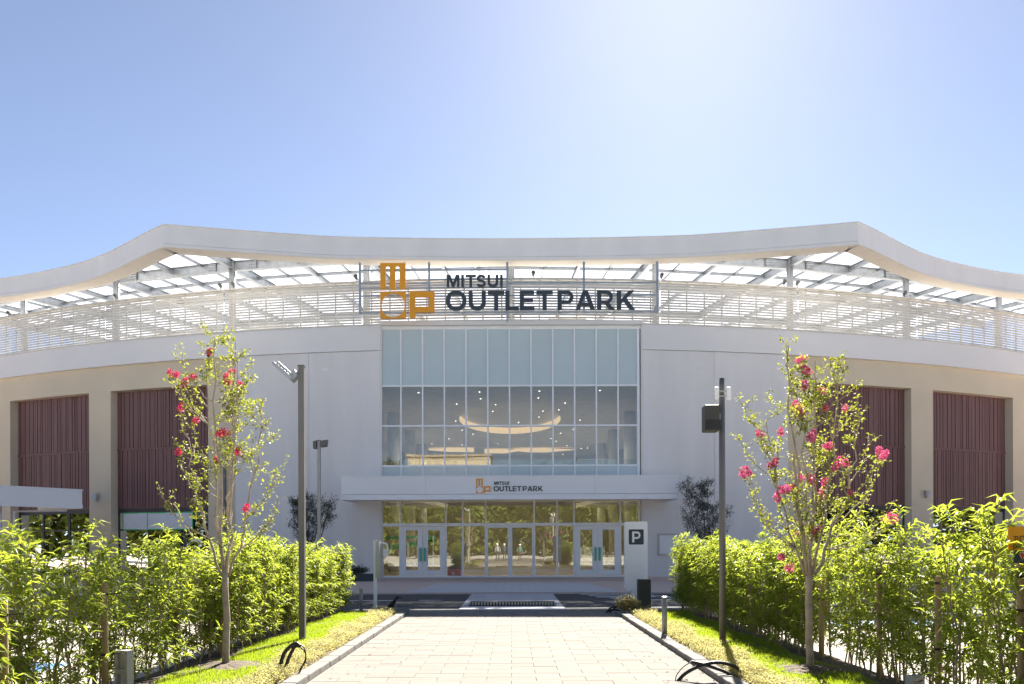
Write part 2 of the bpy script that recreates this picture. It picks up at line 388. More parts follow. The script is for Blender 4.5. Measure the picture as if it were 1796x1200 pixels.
# upper band
zb0, zb1 = 11.1, 12.32
for s in (-1, 1):
    bnd = part(MB().arc(min(s*TCE, s*TEND), max(s*TCE, s*TEND), RB - 0.8, RB + 0.02, zb0 + 0.06, zb1, 24), 'wall_band', 'band_white')
    part(MB().arc(min(s*TCE, s*TEND), max(s*TCE, s*TEND), RB - 0.8, RB + 0.05, zb0, zb0 + 0.06, 24), 'band_lip', 'band_white', bnd)
    part(MB().arc(min(s*TCE, s*TEND), max(s*TCE, s*TEND), RB - 0.8, RB + 0.06, zb1, zb1 + 0.06, 24), 'coping', 'louvre', bnd)
part(MB().box(-6.36, 6.36, 41.42, 42.3, 12.30, 12.50), 'parapet_beam', 'band_white')
# tan bays with ribbed panels and shop windows
RT = RB - 0.18
opL = [(13, 152), (190, 362)]; opR = [(1434, 1604), (1642, 1783)]
def tan_side(s, ops):
    op = [(th_px(a), th_px(b_)) for a, b_ in ops]
    lo, hi = (-TEND, T_TAN[0]) if s < 0 else (T_TAN[1], TEND)
    ext = (op[0][0] - 0.112, op[0][0] - 0.022) if s < 0 else (op[1][1] + 0.022, op[1][1] + 0.112)
    op = sorted(op + [ext])
    edges = [lo] + [q for o in op for q in o] + [hi]
    for a, b_ in zip(edges[0::2], edges[1::2]):
        part(MB().arc(a, b_, RT - 0.9, RT, 0.05, 9.80, 3), 'pier', 'tan')
    part(MB().arc(lo, hi, RT - 0.9, RT, 9.80, zb0, 14), 'lintel', 'tan')
    part(MB().arc(lo, hi, RT - 6.0, RT - 5.8, 0.05, 4.4, 14), 'shop_back_wall', 'lobby_wall')
    for (a, b_) in op:
        vis = (a, b_) != ext
        rp = RT - 0.48
        pn = part(MB().arc(a, b_, rp - 0.15, rp, 3.62, 9.80, 3), 'ribbed_panel', 'purple')
        part(MB().arc(a, b_, rp, rp + 0.045, 6.70, 6.80, 3), 'seam', 'purple', pn)
        if vis:
            for (z0, z1) in ((3.68, 6.68), (6.82, 9.76)):
                th = a + 0.001
                while th < b_ - 0.003:
                    wd = R.choice((0.0016, 0.0022, 0.0030, 0.0044)); gp = R.choice((0.0005, 0.0007, 0.0009))
                    e2 = min(th + wd, b_ - 0.0005)
                    part(MB().arc(th, e2, rp, rp + R.choice((0.025, 0.03, 0.038)), z0, z1, 1), 'slat', 'purple', pn)
                    th = e2 + gp
        # shop window below
        rw = RT - 0.55
        fr = part(MB().arc(a, b_, rw - 0.08, rw + 0.06, 3.40, 3.62, 3), 'window_frame', 'dark_frame')
        part(MB().arc(a, b_, rw - 0.08, rw + 0.06, 0.05, 0.25, 3), 'window_sill', 'dark_frame', fr)
        n = 3
        for i in range(n + 1):
            tm = a + (b_ - a) * i / n; part(MB().arc(max(a, tm - 0.0009), min(b_, tm + 0.0009), rw - 0.07, rw + 0.05, 0.25, 3.40, 1), 'mullion', 'dark_frame', fr)
        part(MB().arc(a, b_, rw - 0.06, rw + 0.04, 2.45, 2.53, 3), 'transom', 'dark_frame', fr)
        for i in range(n):
            t0 = a + (b_ - a) * i / n + 0.001; t1 = a + (b_ - a) * (i+1) / n - 0.001
            part(MB().arc(t0, t1, rw - 0.02, rw, 0.26, 3.39, 1), 'pane', 'glass_shop', fr)
tan_side(-1, opL); tan_side(1, opR)
# floor plates, roof deck and lobby
part(MB().arc(-TEND, TEND, 20, RB - 0.85, 12.0, 12.28, 30), 'roof_deck', 'terrace_grey')
part(MB().arc(-TEND, -TCE - 0.02, 40, RB - 1.1, 4.4, 4.7, 16), 'floor_slab', 'ceiling'); part(MB().arc(TCE + 0.02, TEND, 40, RB - 1.1, 4.4, 4.7, 16), 'floor_slab', 'ceiling')
for s in (-1, 1):
    p0, p1 = pol(s*TEND, RB - 0.1, 0), pol(s*TEND, 22, 0); part(MB().obox(p0, p1, 0.4, 0.05, 12.0), 'side_wall', 'tan')
part(MB().arc(-TEND, TEND, 19.6, 20, 0.05, 12.2, 24), 'rear_wall', 'lobby_wall')
YG = 41.75
part(MB().box(-9.2, 9.2, YG + 0.2, 75, 0.0, 0.06), 'lobby_floor', 'lobby_floor')
for s in (-1, 1):
    part(MB().box(min(s*9.2, s*9.4), max(s*9.2, s*9.4), YG + 0.6, 75, 0.0, 11.9), 'lobby_side_wall', 'lobby_wall')
    part(MB().box(min(s*6.36, s*9.3), max(s*6.36, s*9.3), YG + 0.25, YG + 0.6, 0.0, 11.9), 'lobby_front_wall', 'lobby_wall')
    for yq in (50, 58, 66):
        part(MB().tube([(s*6.9, yq, 0.06), (s*6.9, yq, 9.4)], 0.35, 16), 'lobby_column', 'ceiling', None, True)
part(MB().box(-9.2, 9.2, 74.6, 75, 0.0, 11.9), 'lobby_back_wall', 'lobby_wall')
# gallery floor inside and a ceiling with a round lit recess
ZC = 9.38; cxr, cyr, rr_, ry_ = -0.1, 53.4, 3.15, 6.4
q = MB(); N = 48
ring = [(cxr + rr_ * math.cos(2*math.pi*i/N), cyr + ry_ * math.sin(2*math.pi*i/N)) for i in range(N)]
def onrect(i):
    a = 2*math.pi*i/N; c_, s_ = math.cos(a), math.sin(a); hx = 9.2; hyA, hyB = 74.6 - cyr, cyr - (YG + 0.2)
    k_ = min(hx/abs(c_) if abs(c_) > 1e-6 else 1e9, (hyA if s_ > 0 else hyB)/abs(s_) if abs(s_) > 1e-6 else 1e9); return (cxr + c_*k_, cyr + s_*k_)
for i in range(N):
    j = (i+1) % N; a, b_ = ring[i], ring[j]; c_, d_ = onrect(j), onrect(i)
    q.add([(a[0],a[1],ZC),(b_[0],b_[1],ZC),(c_[0],c_[1],ZC),(d_[0],d_[1],ZC)], [(0,1,2,3)])
for sx in (-1, 1):
    for (yy0) in (YG + 0.2, 74.6): pass
ceil = part(q, 'lobby_ceiling', 'ceiling')
part(MB().box(-9.3, 9.3, YG + 0.15, 74.7, ZC + 0.8, ZC + 0.95), 'ceiling_slab', 'ceiling')
q = MB()
for i in range(N):
    j = (i+1) % N; a, b_ = ring[i], ring[j]; q.add([(a[0],a[1],ZC),(b_[0],b_[1],ZC),(b_[0],b_[1],ZC+0.42),(a[0],a[1],ZC+0.42)], [(0,1,2,3)])
part(q, 'cove_light', 'cove', ceil)
q = MB(); q.add([(p[0], p[1], ZC + 0.42) for p in ring], [tuple(range(N))]); part(q, 'recess_top', 'ceiling', ceil)
for (a, b_, yq, ta, tb) in ((-6.6, -3.0, 68, 1.6, 0.0), (-2.2, 0.7, 69, 0.0, 1.2), (0.2, 5.2, 68.4, 1.0, 2.4)):
    part(MB().prism([(a, ZC - 0.10 - (0.22 if not ta else 0.1)), (a + ta, ZC - 0.34), (b_ - tb, ZC - 0.36), (b_, ZC - 0.10 - (0.24 if not tb else 0.05)), (b_ - tb, ZC - 0.05), (a + ta, ZC - 0.05), (a, ZC - 0.08)], yq, yq + 0.3), 'cove_strip', 'cove', ceil)
Rd = random.Random(3)
dl = []
for (px, py) in ((735,688),(842,687),(844,699),(947,686),(945,698),(1053,685),(802,708),(838,720),(870,722),(909,713),(947,722),(992,707),(981,719),(811,729),(865,733),(953,733),(800,738),(1018,737),(820,743),(867,758),
                 (811,754),(830,761),(788,769),(984,760),(811,780),(967,769),(976,774),(874,778),(758,778),(995,782),(1020,787),(1031,786),(763,795),(988,797),(884,812),(992,814),(1006,753),(910,752),(856,785),(946,743)):
    D = (ZC - EYE) * F / (HY - py); dl.append((wx(px, D), D))
for (x, y) in dl:
    if abs(x) < 9 and y < 74:
        zz = ZC + (0.42 if math.hypot((x - cxr) / rr_, (y - cyr) / ry_) < 0.98 else 0.0)
        part(MB().tube([(x, y, zz - 0.03), (x, y, zz - 0.002)], 0.034, 10), 'downlight', 'downlight', ceil)
for (x, y) in ((-3, 50), (3, 50), (-3, 60.5), (3, 60.5), (-3.4, 65), (3.4, 65)):
    ld = bpy.data.lights.new('lobby_downlight', 'SPOT'); ld.energy = 150; ld.spot_size = rad(150); ld.spot_blend = 1.0; ld.shadow_soft_size = 0.15; ld.color = (1.0, 0.86, 0.68)
    lo_ = bpy.data.objects.new('lobby_downlight', ld); COL.objects.link(lo_); lo_.location = (x, y, ZC - 0.12)
for x in (-4.2, 0, 4.2):
    ld = bpy.data.lights.new('vestibule_downlight', 'SPOT'); ld.energy = 40; ld.spot_size = rad(150); ld.spot_blend = 1.0; ld.shadow_soft_size = 0.1; ld.color = (1.0, 0.86, 0.68)
    lo_ = bpy.data.objects.new('vestibule_downlight', ld); COL.objects.link(lo_); lo_.location = (x, 43.9, 3.9)
part(MB().box(-9.2, 9.2, YG + 0.25, 46.0, 3.95, 5.3), 'gallery_slab', 'ceiling')
part(MB().box(-9.2, 9.2, 45.9, 46.0, 5.3, 6.2), 'gallery_rail', 'glass_up')
for i in range(9):
    x = -4.8 + 1.2*i; part(MB().tube([(x, 43.6, 3.92), (x, 43.6, 3.945)], 0.08, 10), 'downlight', 'downlight')
# glazed front: frame, mullions, panes
cwf = part(MB().box(-6.36, 6.36, YG - 0.06, YG + 0.12, 12.14, 12.30), 'curtain_wall', 'white_alu')
pitch = 38.0 * YG / F; xc = wx(894.5, YG); xe0, xe1 = wx(668, YG), wx(1120, YG)
xs = [xe0] + [xc + pitch * k for k in range(-5, 6)] + [xe1]
rowz = [wz(570, YG), wz(677, YG), wz(747, YG), wz(817, YG), 3.95]
for i, x in enumerate(xs):
    wd = 0.035 if 0 < i < 12 else 0.06
    part(MB().box(x - wd, x + wd, YG - 0.10, YG + 0.10, 3.9, 12.14), 'mullion', 'white_alu', cwf)
for z in rowz[1:4]:
    part(MB().box(xe0 + 0.06, xe1 - 0.06, YG - 0.085, YG + 0.08, z - 0.04, z + 0.04), 'transom', 'white_alu', cwf)
for i in range(12):
    for r_ in range(4):
        a, b_ = xs[i] + 0.035, xs[i+1] - 0.035; z1, z0 = rowz[r_] - 0.04, rowz[r_+1] + 0.04
        if r_ == 0:
            part(MB().box(a, b_, YG - 0.02, YG + 0.01, z0, z1), 'spandrel_pane', 'spandrel', cwf)
        else:
            tlt = R.uniform(-0.002, 0.002)
            part(MB().box(a, b_, YG - 0.02 + tlt, YG - 0.006 + tlt, z0, z1), 'pane', 'glass_up' if r_ < 3 else 'spandrel', cwf)
for s in (-1, 1):
    part(MB().box(min(s*6.30, s*6.5), max(s*6.30, s*6.5), YG - 0.14, YG + 0.3, 0.05, 12.3), 'jamb', 'wall_grey')
# entrance storey
ent = part(MB().box(-6.3, 6.3, YG - 0.08, YG + 0.08, 0.05, 0.13), 'entrance_front', 'white_alu')
ex = [wx(p, YG) for p in (668, 702, 782, 812, 852, 894.5, 937, 977, 1007, 1088, 1121)]
zt = wz(920, YG)
part(MB().box(ex[0], ex[-1], YG - 0.09, YG + 0.07, zt - 0.07, zt + 0.07), 'transom', 'white_alu', ent)
for i, x in enumerate(ex):
    part(MB().box(x - 0.045, x + 0.045, YG - 0.075, YG + 0.06, 0.13, zt - 0.07), 'mullion', 'white_alu', ent)
    if i != 5: part(MB().box(x - 0.035, x + 0.035, YG - 0.07, YG + 0.06, zt + 0.07, 3.95), 'mullion', 'white_alu', ent)
up = [e for i, e in enumerate(ex) if i != 5]
for a, b_ in zip(up[:-1], up[1:]):
    part(MB().box(a + 0.04, b_ - 0.04, YG - 0.02, YG - 0.006, zt + 0.075, 3.93), 'pane', 'glass_door', ent)
for i, (a, b_) in enumerate(zip(ex[:-1], ex[1:])):
    if i in (1, 8):
        xm = (a + b_) / 2
        for (u, v) in ((a + 0.05, xm - 0.01), (xm + 0.01, b_ - 0.05)):
            z1 = zt - 0.09
            dr = part(MB().box(u, u + 0.24, YG - 0.11, YG - 0.03, 0.15, z1).box(v - 0.24, v, YG - 0.11, YG - 0.03, 0.15, z1)
                      .box(u + 0.24, v - 0.24, YG - 0.11, YG - 0.03, 0.15, 0.40).box(u + 0.24, v - 0.24, YG - 0.11, YG - 0.03, z1 - 0.18, z1), 'door', 'white_alu')
            part(MB().box(u + 0.24, v - 0.24, YG - 0.08, YG - 0.065, 0.40, z1 - 0.18), 'pane', 'glass_door', dr)
            hx = (v - 0.09) if v < xm else (u + 0.09)
            part(MB().box(hx - 0.05, hx + 0.05, YG - 0.22, YG - 0.15, 0.85, 1.5), 'handle', 'teal', dr)
    elif i in (4, 5):
        dr = part(MB().box(a + 0.05, a + 0.11, YG - 0.03, YG + 0.03, 0.14, zt - 0.08).box(b_ - 0.11, b_ - 0.05, YG - 0.03, YG + 0.03, 0.14, zt - 0.08)
                  .box(a + 0.11, b_ - 0.11, YG - 0.03, YG + 0.03, zt - 0.16, zt - 0.08), 'sliding_door', 'white_alu')
        part(MB().box(a + 0.11, b_ - 0.11, YG - 0.008, YG + 0.006, 0.14, zt - 0.16), 'pane', 'glass_door', dr)
    else:
        part(MB().box(a + 0.05, b_ - 0.05, YG - 0.02, YG - 0.006, 0.14, zt - 0.08), 'pane', 'glass_door', ent)
# entrance canopy
YCN = 38.6
cx0, cx1 = wx(599, YCN), wx(1191, YCN); ct, cl, cb = wz(834, YCN), wz(867, YCN), wz(876, YCN)
cn = part(MB().box(cx0 + 0.12, cx1 - 0.12, YCN + 0.14, YG - 0.12, cb + 0.10, ct - 0.06), 'entrance_canopy', 'canopy_white')
for i in range(4):
    a = cx0 + (cx1 - cx0) * i / 4; b_ = cx0 + (cx1 - cx0) * (i+1) / 4
    part(MB().box(a + 0.004, b_ - 0.004, YCN, YCN + 0.14, cl + 0.02, ct - 0.05), 'fascia_panel', 'canopy_white', cn)
part(MB().box(cx0 - 0.03, cx1 + 0.03, YCN - 0.04, YG - 0.13, ct - 0.05, ct), 'coping', 'white_alu', cn)
part(MB().box(cx0 - 0.02, cx1 + 0.02, YCN - 0.03, YCN + 0.5, cb, cl), 'lower_trim', 'white_alu', cn)
for s, x in ((-1, cx0), (1, cx1)):
    part(MB().box(x - 0.02 if s < 0 else x - 0.10, x + 0.10 if s < 0 else x + 0.02, YCN + 0.5, YG - 0.14, cb, ct - 0.05), 'end_panel', 'canopy_white', cn)
# louvre screen round the roof terrace
zl0, zl1 = 12.46, 14.55
bay = 0.1165
nb = 9
for kbay in range(-5, 5):
    a, b_ = kbay * bay, (kbay + 1) * bay
    scn = part(MB().arc(a + 0.0006, b_ - 0.0006, RB - 0.42, RB - 0.10, zl1 - 0.07, zl1, 6), 'louvre_screen', 'louvre')
    nr = 15
    for i in range(nr):
        z = zl0 + 0.03 + (zl1 - zl0 - 0.1) * i / nr
        hh = 0.088 if i < nr - 3 else 0.10
        tl_ = MB().arc(a + 0.0005, b_ - 0.0005, RB - 0.27, RB - 0.235, z, z + hh, 6)
        part(tl_, 'slat', 'louvre', scn)
    for i in range(8):
        th = a + bay * (i + 0.5) / 8
        part(MB().arc(th - 0.0005, th + 0.0005, RB - 0.33, RB - 0.275, zl0 - 0.08, zl1 - 0.07, 1), 'post', 'louvre', scn)
# columns, ring beams, rafters and bracing under the roof
ZR0, ZR1 = 15.72, 16.24
OUT = [(-36,48.2),(-32,47.7),(-28.1,46.9),(-25.2,45.8),(-22.3,44.3),(-20.3,42.9),(-18.5,41.35),(-17.0,40.0),(-15.85,39.05),(-14.0,39.5),(-11.9,39.98),(-10,40.4),(-8.1,40.72),(-4,40.97),(0,41.05)]
OUT = OUT + [(-x, y) for (x, y) in reversed(OUT[:-1])]
def out_r(th):
    d = (math.sin(th), -math.cos(th)); best = 64
    for (a, b_) in zip(OUT[:-1], OUT[1:]):
        ex_, ey = b_[0]-a[0], b_[1]-a[1]; det = d[0]*(-ey) + ex_*d[1]
        if abs(det) < 1e-9: continue
        px, py = a[0], a[1]-YC
        t_ = (px*(-ey) + ex_*py) / det; u = (d[0]*py - d[1]*px) / det
        if -1e-6 <= u <= 1 + 1e-6 and t_ > 0: best = t_
    return best
RCOL = RB - 1.0; RIN = 57.0; RIN2 = 51.5
cols = [bay * k for k in range(-4, 5)]
for th in cols:
    p = pol(th, RCOL, 0)
    part(MB().tube([(p[0], p[1], 12.28), (p[0], p[1], ZR1)], 0.175, 16), 'column', 'steel', None, True)
for k in range(-5, 5):
    a, b_ = k * bay, (k+1) * bay; zm = (ZR0 + ZR1) / 2
    part(MB().beam(pol(a, RCOL, zm), pol(b_, RCOL, zm), 0.25, 0.50), 'ring_beam', 'steel')
    part(MB().beam(pol(a, RIN, zm + 0.05), pol(b_, RIN, zm + 0.05), 0.2, 0.40), 'ring_beam', 'steel')
    part(MB().beam(pol(a, RIN2, zm + 0.05), pol(b_, RIN2, zm + 0.05), 0.2, 0.40), 'ring_beam', 'steel')
    am = (a + b_) / 2
    for th, wd, hh in ((a, 0.25, 0.48), (am, 0.16, 0.26)):
        if abs(th) > 0.6: continue
        o_ = out_r(th) - 0.35
        part(MB().beam(pol(th, RIN2 - 3, zm + 0.07), pol(th, o_, zm + 0.07), wd, hh), 'rafter', 'steel')
    for th in ((a + am) / 2, (am + b_) / 2):
        part(MB().beam(pol(th, RIN, ZR1 - 0.06), pol(th, out_r(th) - 0.35, ZR1 - 0.06), 0.08, 0.12), 'purlin', 'steel')
    for rq in (59.5,):
        part(MB().beam(pol(a, rq, ZR1 - 0.12), pol(b_, rq, ZR1 - 0.12), 0.10, 0.16), 'purlin', 'steel')
    for (r0, r1) in ((RIN, RCOL), (RIN2, RIN)):
        for (u, v) in ((a, am), (am, b_)):
            part(MB().tube([pol(u, r0, ZR1 - 0.05), pol(v, r1, ZR1 - 0.05)], 0.014, 4).tube([pol(v, r0, ZR1 - 0.08), pol(u, r1, ZR1 - 0.08)], 0.014, 4), 'bracing', 'rod')
    # splice plates with bolts on the ring beam
    for fr_ in (0.16, 0.84):
        c0, c1 = pol(a + bay*(fr_ - 0.03), RCOL + 0.02, zm), pol(a + bay*(fr_ + 0.03), RCOL + 0.02, zm)
        sp = part(MB().obox(c0, c1, 0.03, zm - 0.2, zm + 0.2), 'splice_plate', 'steel')
        bm_ = MB()
        for i in range(4):
            for j in range(3):
                fx = (i + 0.5) / 4; x = c0[0] + (c1[0]-c0[0]) * fx; yb = c0[1] + (c1[1]-c0[1]) * fx - 0.03; zq = zm - 0.13 + 0.13 * j
                bm_.box(x - 0.018, x + 0.018, yb - 0.02, yb, zq - 0.018, zq + 0.018)
        part(bm_, 'bolts', 'steel_dark', sp)
# roof panes
for k in range(-10, 10):
    a, b_ = k * bay / 2, (k+1) * bay / 2
    if abs(a) > 0.59 or abs(b_) > 0.59: continue
    brk = [46.0, RIN2, 54.2, RIN, 59.6, RCOL]
    oa, ob = out_r(a) - 0.3, out_r(b_) - 0.3
    for i in range(len(brk)):
        r0a = r0b = brk[i]
        if i + 1 < len(brk): r1a = r1b = brk[i+1]
        else: r1a, r1b = oa, ob
        e = 0.0005; zz = ZR1 + 0.06
        vsx = [pol(a+e, r0a+0.03, zz), pol(b_-e, r0b+0.03, zz), pol(b_-e, r1b-0.03, zz), pol(a+e, r1a-0.03, zz)]
        vsx += [(x, y, z + 0.012) for (x, y, z) in vsx]
        part(MB().add(vsx, [(3,2,1,0),(4,5,6,7),(0,1,5,4),(1,2,6,5),(2,3,7,6),(3,0,4,7)]), 'roof_pane', 'roof_glass')
# roof edge fascia in three lengths
zf0, zf1 = 15.27, 16.34
def offset_line(pts, d):
    res = []
    for i, p in enumerate(pts):
        a = pts[max(i-1, 0)]; b_ = pts[min(i+1, len(pts)-1)]
        t_ = Vector((b_[0]-a[0], b_[1]-a[1])).normalized(); res.append((p[0] + t_.y * -d, p[1] + t_.x * d))
    return res
def smooth_line(pts, n=4):
    res = []
    for i in range(len(pts) - 1):
        p0 = pts[max(i-1,0)]; p1 = pts[i]; p2 = pts[i+1]; p3 = pts[min(i+2, len(pts)-1)]
        for k_ in range(n):
            u = k_ / n
            res.append(tuple(0.5 * ((2*p1[c]) + (-p0[c]+p2[c])*u + (2*p0[c]-5*p1[c]+4*p2[c]-p3[c])*u*u + (-p0[c]+3*p1[c]-3*p2[c]+p3[c])*u**3) for c in (0,1)))
    res.append(pts[-1]); return res
def ribbon(pts, d0, d1, z0, z1):
    o_, i_ = offset_line(pts, d0), offset_line(pts, d1); q_ = MB()
    for p, r_ in zip(o_, i_):
        q_.v += [(p[0],p[1],z0),(p[0],p[1],z1),(r_[0],r_[1],z1),(r_[0],r_[1],z0)]
    for i in range(len(pts)-1):
        for k_ in range(4):
            k2 = (k_+1) % 4; q_.f.append((i*4+k_, i*4+4+k_, i*4+4+k2, i*4+k2))
    e = (len(pts)-1)*4; q_.f += [(0,1,2,3),(e+3,e+2,e+1,e)]; return q_
segs = [OUT[:9], OUT[8:len(OUT)-8], OUT[len(OUT)-9:]]
sm3 = [smooth_line(sg) for sg in segs]
full = sm3[0] + sm3[1][1:] + sm3[2][1:]
cuts = [0, len(sm3[0]) - 1, len(sm3[0]) + len(sm3[1]) - 2, len(full) - 1]
_off = {}
def offset_full(d):
    res = []
    for i, p in enumerate(full):
        ns = []
        for (a, b_) in ((full[max(i-1,0)], p), (p, full[min(i+1, len(full)-1)])):
            t_ = Vector((b_[0]-a[0], b_[1]-a[1]))
            if t_.length > 1e-6: t_.normalize(); ns.append(Vector((-t_.y, t_.x)))
        n_ = sum(ns, Vector((0,0))) / len(ns); n_ = n_ / max(n_.length_squared, 0.2)
        res.append((p[0] + n_.x*d, p[1] + n_.y*d))
    return res
def ribbon(rng, d0, d1, z0, z1):
    o_, i_ = offset_full(d0)[rng[0]:rng[1]+1], offset_full(d1)[rng[0]:rng[1]+1]; q_ = MB()
    for p, r_ in zip(o_, i_):
        q_.v += [(p[0],p[1],z0),(p[0],p[1],z1),(r_[0],r_[1],z1),(r_[0],r_[1],z0)]
    for i in range(len(o_)-1):
        for k_ in range(4):
            k2 = (k_+1) % 4; q_.f.append((i*4+k_, i*4+4+k_, i*4+4+k2, i*4+k2))
    return q_
for ci in range(3):
    ln = (cuts[ci], cuts[ci+1])
    fa = part(ribbon(ln, 0.0, 0.3, zf0 + 0.185, zf1 - 0.05), 'roof_fascia', 'fascia_white')
    part(ribbon(ln, -0.035, 0.32, zf1 - 0.05, zf1), 'coping', 'fascia_white', fa)
    part(ribbon(ln, -0.05, 0.28, zf0 + 0.02, zf0 + 0.155), 'lower_trim', 'fascia_white', fa)
    part(ribbon(ln, 0.0, 0.85, zf0, zf0 + 0.02), 'soffit', 'soffit', fa)
# plant on the terrace seen through the louvres
for (th, r_, wd, h) in ((-0.42, 58, 2.2, 1.5), (-0.33, 57, 3.0, 1.7), (-0.22, 59, 1.6, 1.3), (0.24, 58, 2.4, 1.4), (0.36, 57, 1.8, 1.6), (0.05, 59, 2.0, 1.2)):
    p = pol(th, r_, 0); bevel(part(MB().box(p[0]-wd/2, p[0]+wd/2, p[1]-0.6, p[1]+0.6, 12.28, 12.28+h), 'rooftop_plant', 'terrace_grey'), 0.04)
# wall lamps on the piers, downpipe
for (px, lab) in ((171, 'small round metal wall lamp on the pier left of the entrance'), (1623, 'small round metal wall lamp on the pier right of the entrance')):
    th = th_px(px, RT); D = pol(th, RT, 0)[1]; z = wz(870, D); p = pol(th, RT + 0.16, z)
    L = empty('wall_lamp', p); tag(L, lab, 'lamp', 'wall lamps on the tan piers')
    MB().tube([(0,0,-0.2),(0,0,-0.06),(0,0,-0.05),(0,0,0.2)], [0.11,0.11,0.12,0.12], 16).build('lamp_body', 'lamp_grey', L, False)
    MB().box(-0.05, 0.05, 0.1, 0.2, -0.08, 0.08).build('bracket', 'steel', L)
th = th_px(396, RT); p = pol(th, RT + 0.09, 0)
dp = MB().tube([(p[0], p[1], 0.05), (p[0], p[1], 5.8)], 0.07, 10).build('drainpipe', 'pole'); tag(dp, 'thin dark drainpipe on the tan pier behind the left flowering tree', 'pipe')

# ------------------------------------------------------------------ signs
GW = 0.20                                                # stroke weight for a cap height of 1
def ribbon2(mb, pts, w_, closed=False):
    n = len(pts); L_, R_ = [], []
    for i, p in enumerate(pts):
        a = pts[i-1] if (closed or i > 0) else p; b_ = pts[(i+1) % n] if (closed or i < n-1) else p
        t_ = Vector((b_[0]-a[0], b_[1]-a[1])).normalized(); nx, ny = -t_.y*w_/2, t_.x*w_/2
        L_.append((p[0]+nx, p[1]+ny)); R_.append((p[0]-nx, p[1]-ny))
    o = len(mb.v)
    for l, r_ in zip(L_, R_): mb.v += [(l[0],0,l[1]),(r_[0],0,r_[1]),(r_[0],1,r_[1]),(l[0],1,l[1])]
    for i in range(n if closed else n-1):
        j = (i+1) % n
        for k_ in range(4):
            k2 = (k_+1) % 4; mb.f.append((o+i*4+k_, o+i*4+k2, o+j*4+k2, o+j*4+k_))
    if not closed: e = o+(n-1)*4; mb.f += [(o+3,o+2,o+1,o),(e,e+1,e+2,e+3)]
def arcp(cx_, cz_, rx, rz_, a0, a1, n=14): return [(cx_+rx*math.cos(rad(a0+(a1-a0)*i/n)), cz_+rz_*math.sin(rad(a0+(a1-a0)*i/n))) for i in range(n+1)]
def glyph(ch):
    mb = MB(); w_ = GW; h_ = w_/2
    P_ = lambda pts: mb.prism(pts, 0, 1)
    if ch == 'I': P_([(0,0),(w_,0),(w_,1),(0,1)])
    elif ch == 'T': P_([(0.29,0),(0.49,0),(0.49,0.83),(0.78,0.83),(0.78,1),(0,1),(0,0.83),(0.29,0.83)])
    elif ch == 'L': P_([(0,0),(0.64,0),(0.64,0.17),(w_,0.17),(w_,1),(0,1)])
    elif ch == 'E': P_([(0,0),(0.69,0),(0.69,0.17),(w_,0.17),(w_,0.42),(0.63,0.42),(0.63,0.585),(w_,0.585),(w_,0.83),(0.68,0.83),(0.68,1),(0,1)])
    elif ch == 'A':
        lf = [(0,0),(0.21,0),(0.27,0.20),(0.46,0.20),(0.46,0.37),(0.32,0.37),(0.46,0.79),(0.46,1.0),(0.34,1.0)]
        P_(lf); P_([(0.92-x, z) for x, z in reversed(lf)])
    elif ch == 'K': P_([(0,0),(w_,0),(w_,0.30),(0.32,0.43),(0.61,0),(0.86,0),(0.46,0.58),(0.83,1),(0.58,1),(w_,0.55),(w_,1),(0,1)])
    elif ch == 'M': P_([(0,0),(0.19,0),(0.19,0.62),(0.40,0),(0.56,0),(0.77,0.62),(0.77,0),(0.96,0),(0.96,1),(0.68,1),(0.48,0.38),(0.28,1),(0,1)])
    elif ch == 'O': ribbon2(mb, [(0.49+0.39*math.copysign(abs(math.cos(a))**0.9, math.cos(a)), 0.5+0.42*math.copysign(abs(math.sin(a))**0.9, math.sin(a))) for a in [2*math.pi*i/40 for i in range(40)]], w_*0.98, True)
    elif ch == 'U': ribbon2(mb, [(h_,1),(h_,0.6)] + arcp(0.41, 0.38, 0.31, 0.29, 180, 360, 18) + [(0.72,0.6),(0.72,1)], w_)
    elif ch in 'PR':
        P_([(0,0),(w_,0),(w_,1),(0,1)])
        ribbon2(mb, [(w_,0.915),(0.42,0.915)] + arcp(0.46, 0.66, 0.21, 0.255, 80, -80, 14) + [(0.42,0.405),(w_,0.405)], 0.17)
        if ch == 'R': P_([(0.36,0.32),(0.60,0),(0.84,0),(0.57,0.35)])
    elif ch == 'S': ribbon2(mb, arcp(0.37, 0.715, 0.26, 0.205, 22, 205, 14)[:-1] + [(0.17,0.60),(0.26,0.535),(0.40,0.50),(0.53,0.455),(0.595,0.38)] + arcp(0.355, 0.285, 0.265, 0.205, 10, -160, 14), 0.175)
    return mb
GL = {}
def word(text, x0, x1, z0, z1, y0, depth, m, parent, gap=0.10, space=0.30, name='letter'):
    ms = []; tot = 0; spans = []
    for ch in text:
        if ch == ' ': tot += space - gap; spans.append(None); continue
        if ch not in GL: GL[ch] = glyph(ch)
        a = min(v[0] for v in GL[ch].v); b_ = max(v[0] for v in GL[ch].v); spans.append((a, tot)); tot += (b_ - a) + (gap if ch not in 'LT' else gap*0.45)
    tot -= gap; sx = (x1 - x0) / tot
    for ch, sp in zip(text, spans):
        if sp is None: continue
        mb = MB(); mb.add([(x0 + (v[0] - sp[0] + sp[1]) * sx, y0 + v[1] * depth, z0 + v[2] * (z1 - z0)) for v in GL[ch].v], GL[ch].f)
        mb.build(name, m, parent)
def rect(mb, x0, x1, z0, z1, y0, y1): mb.box(x0, x1, y0, y1, z0, z1)
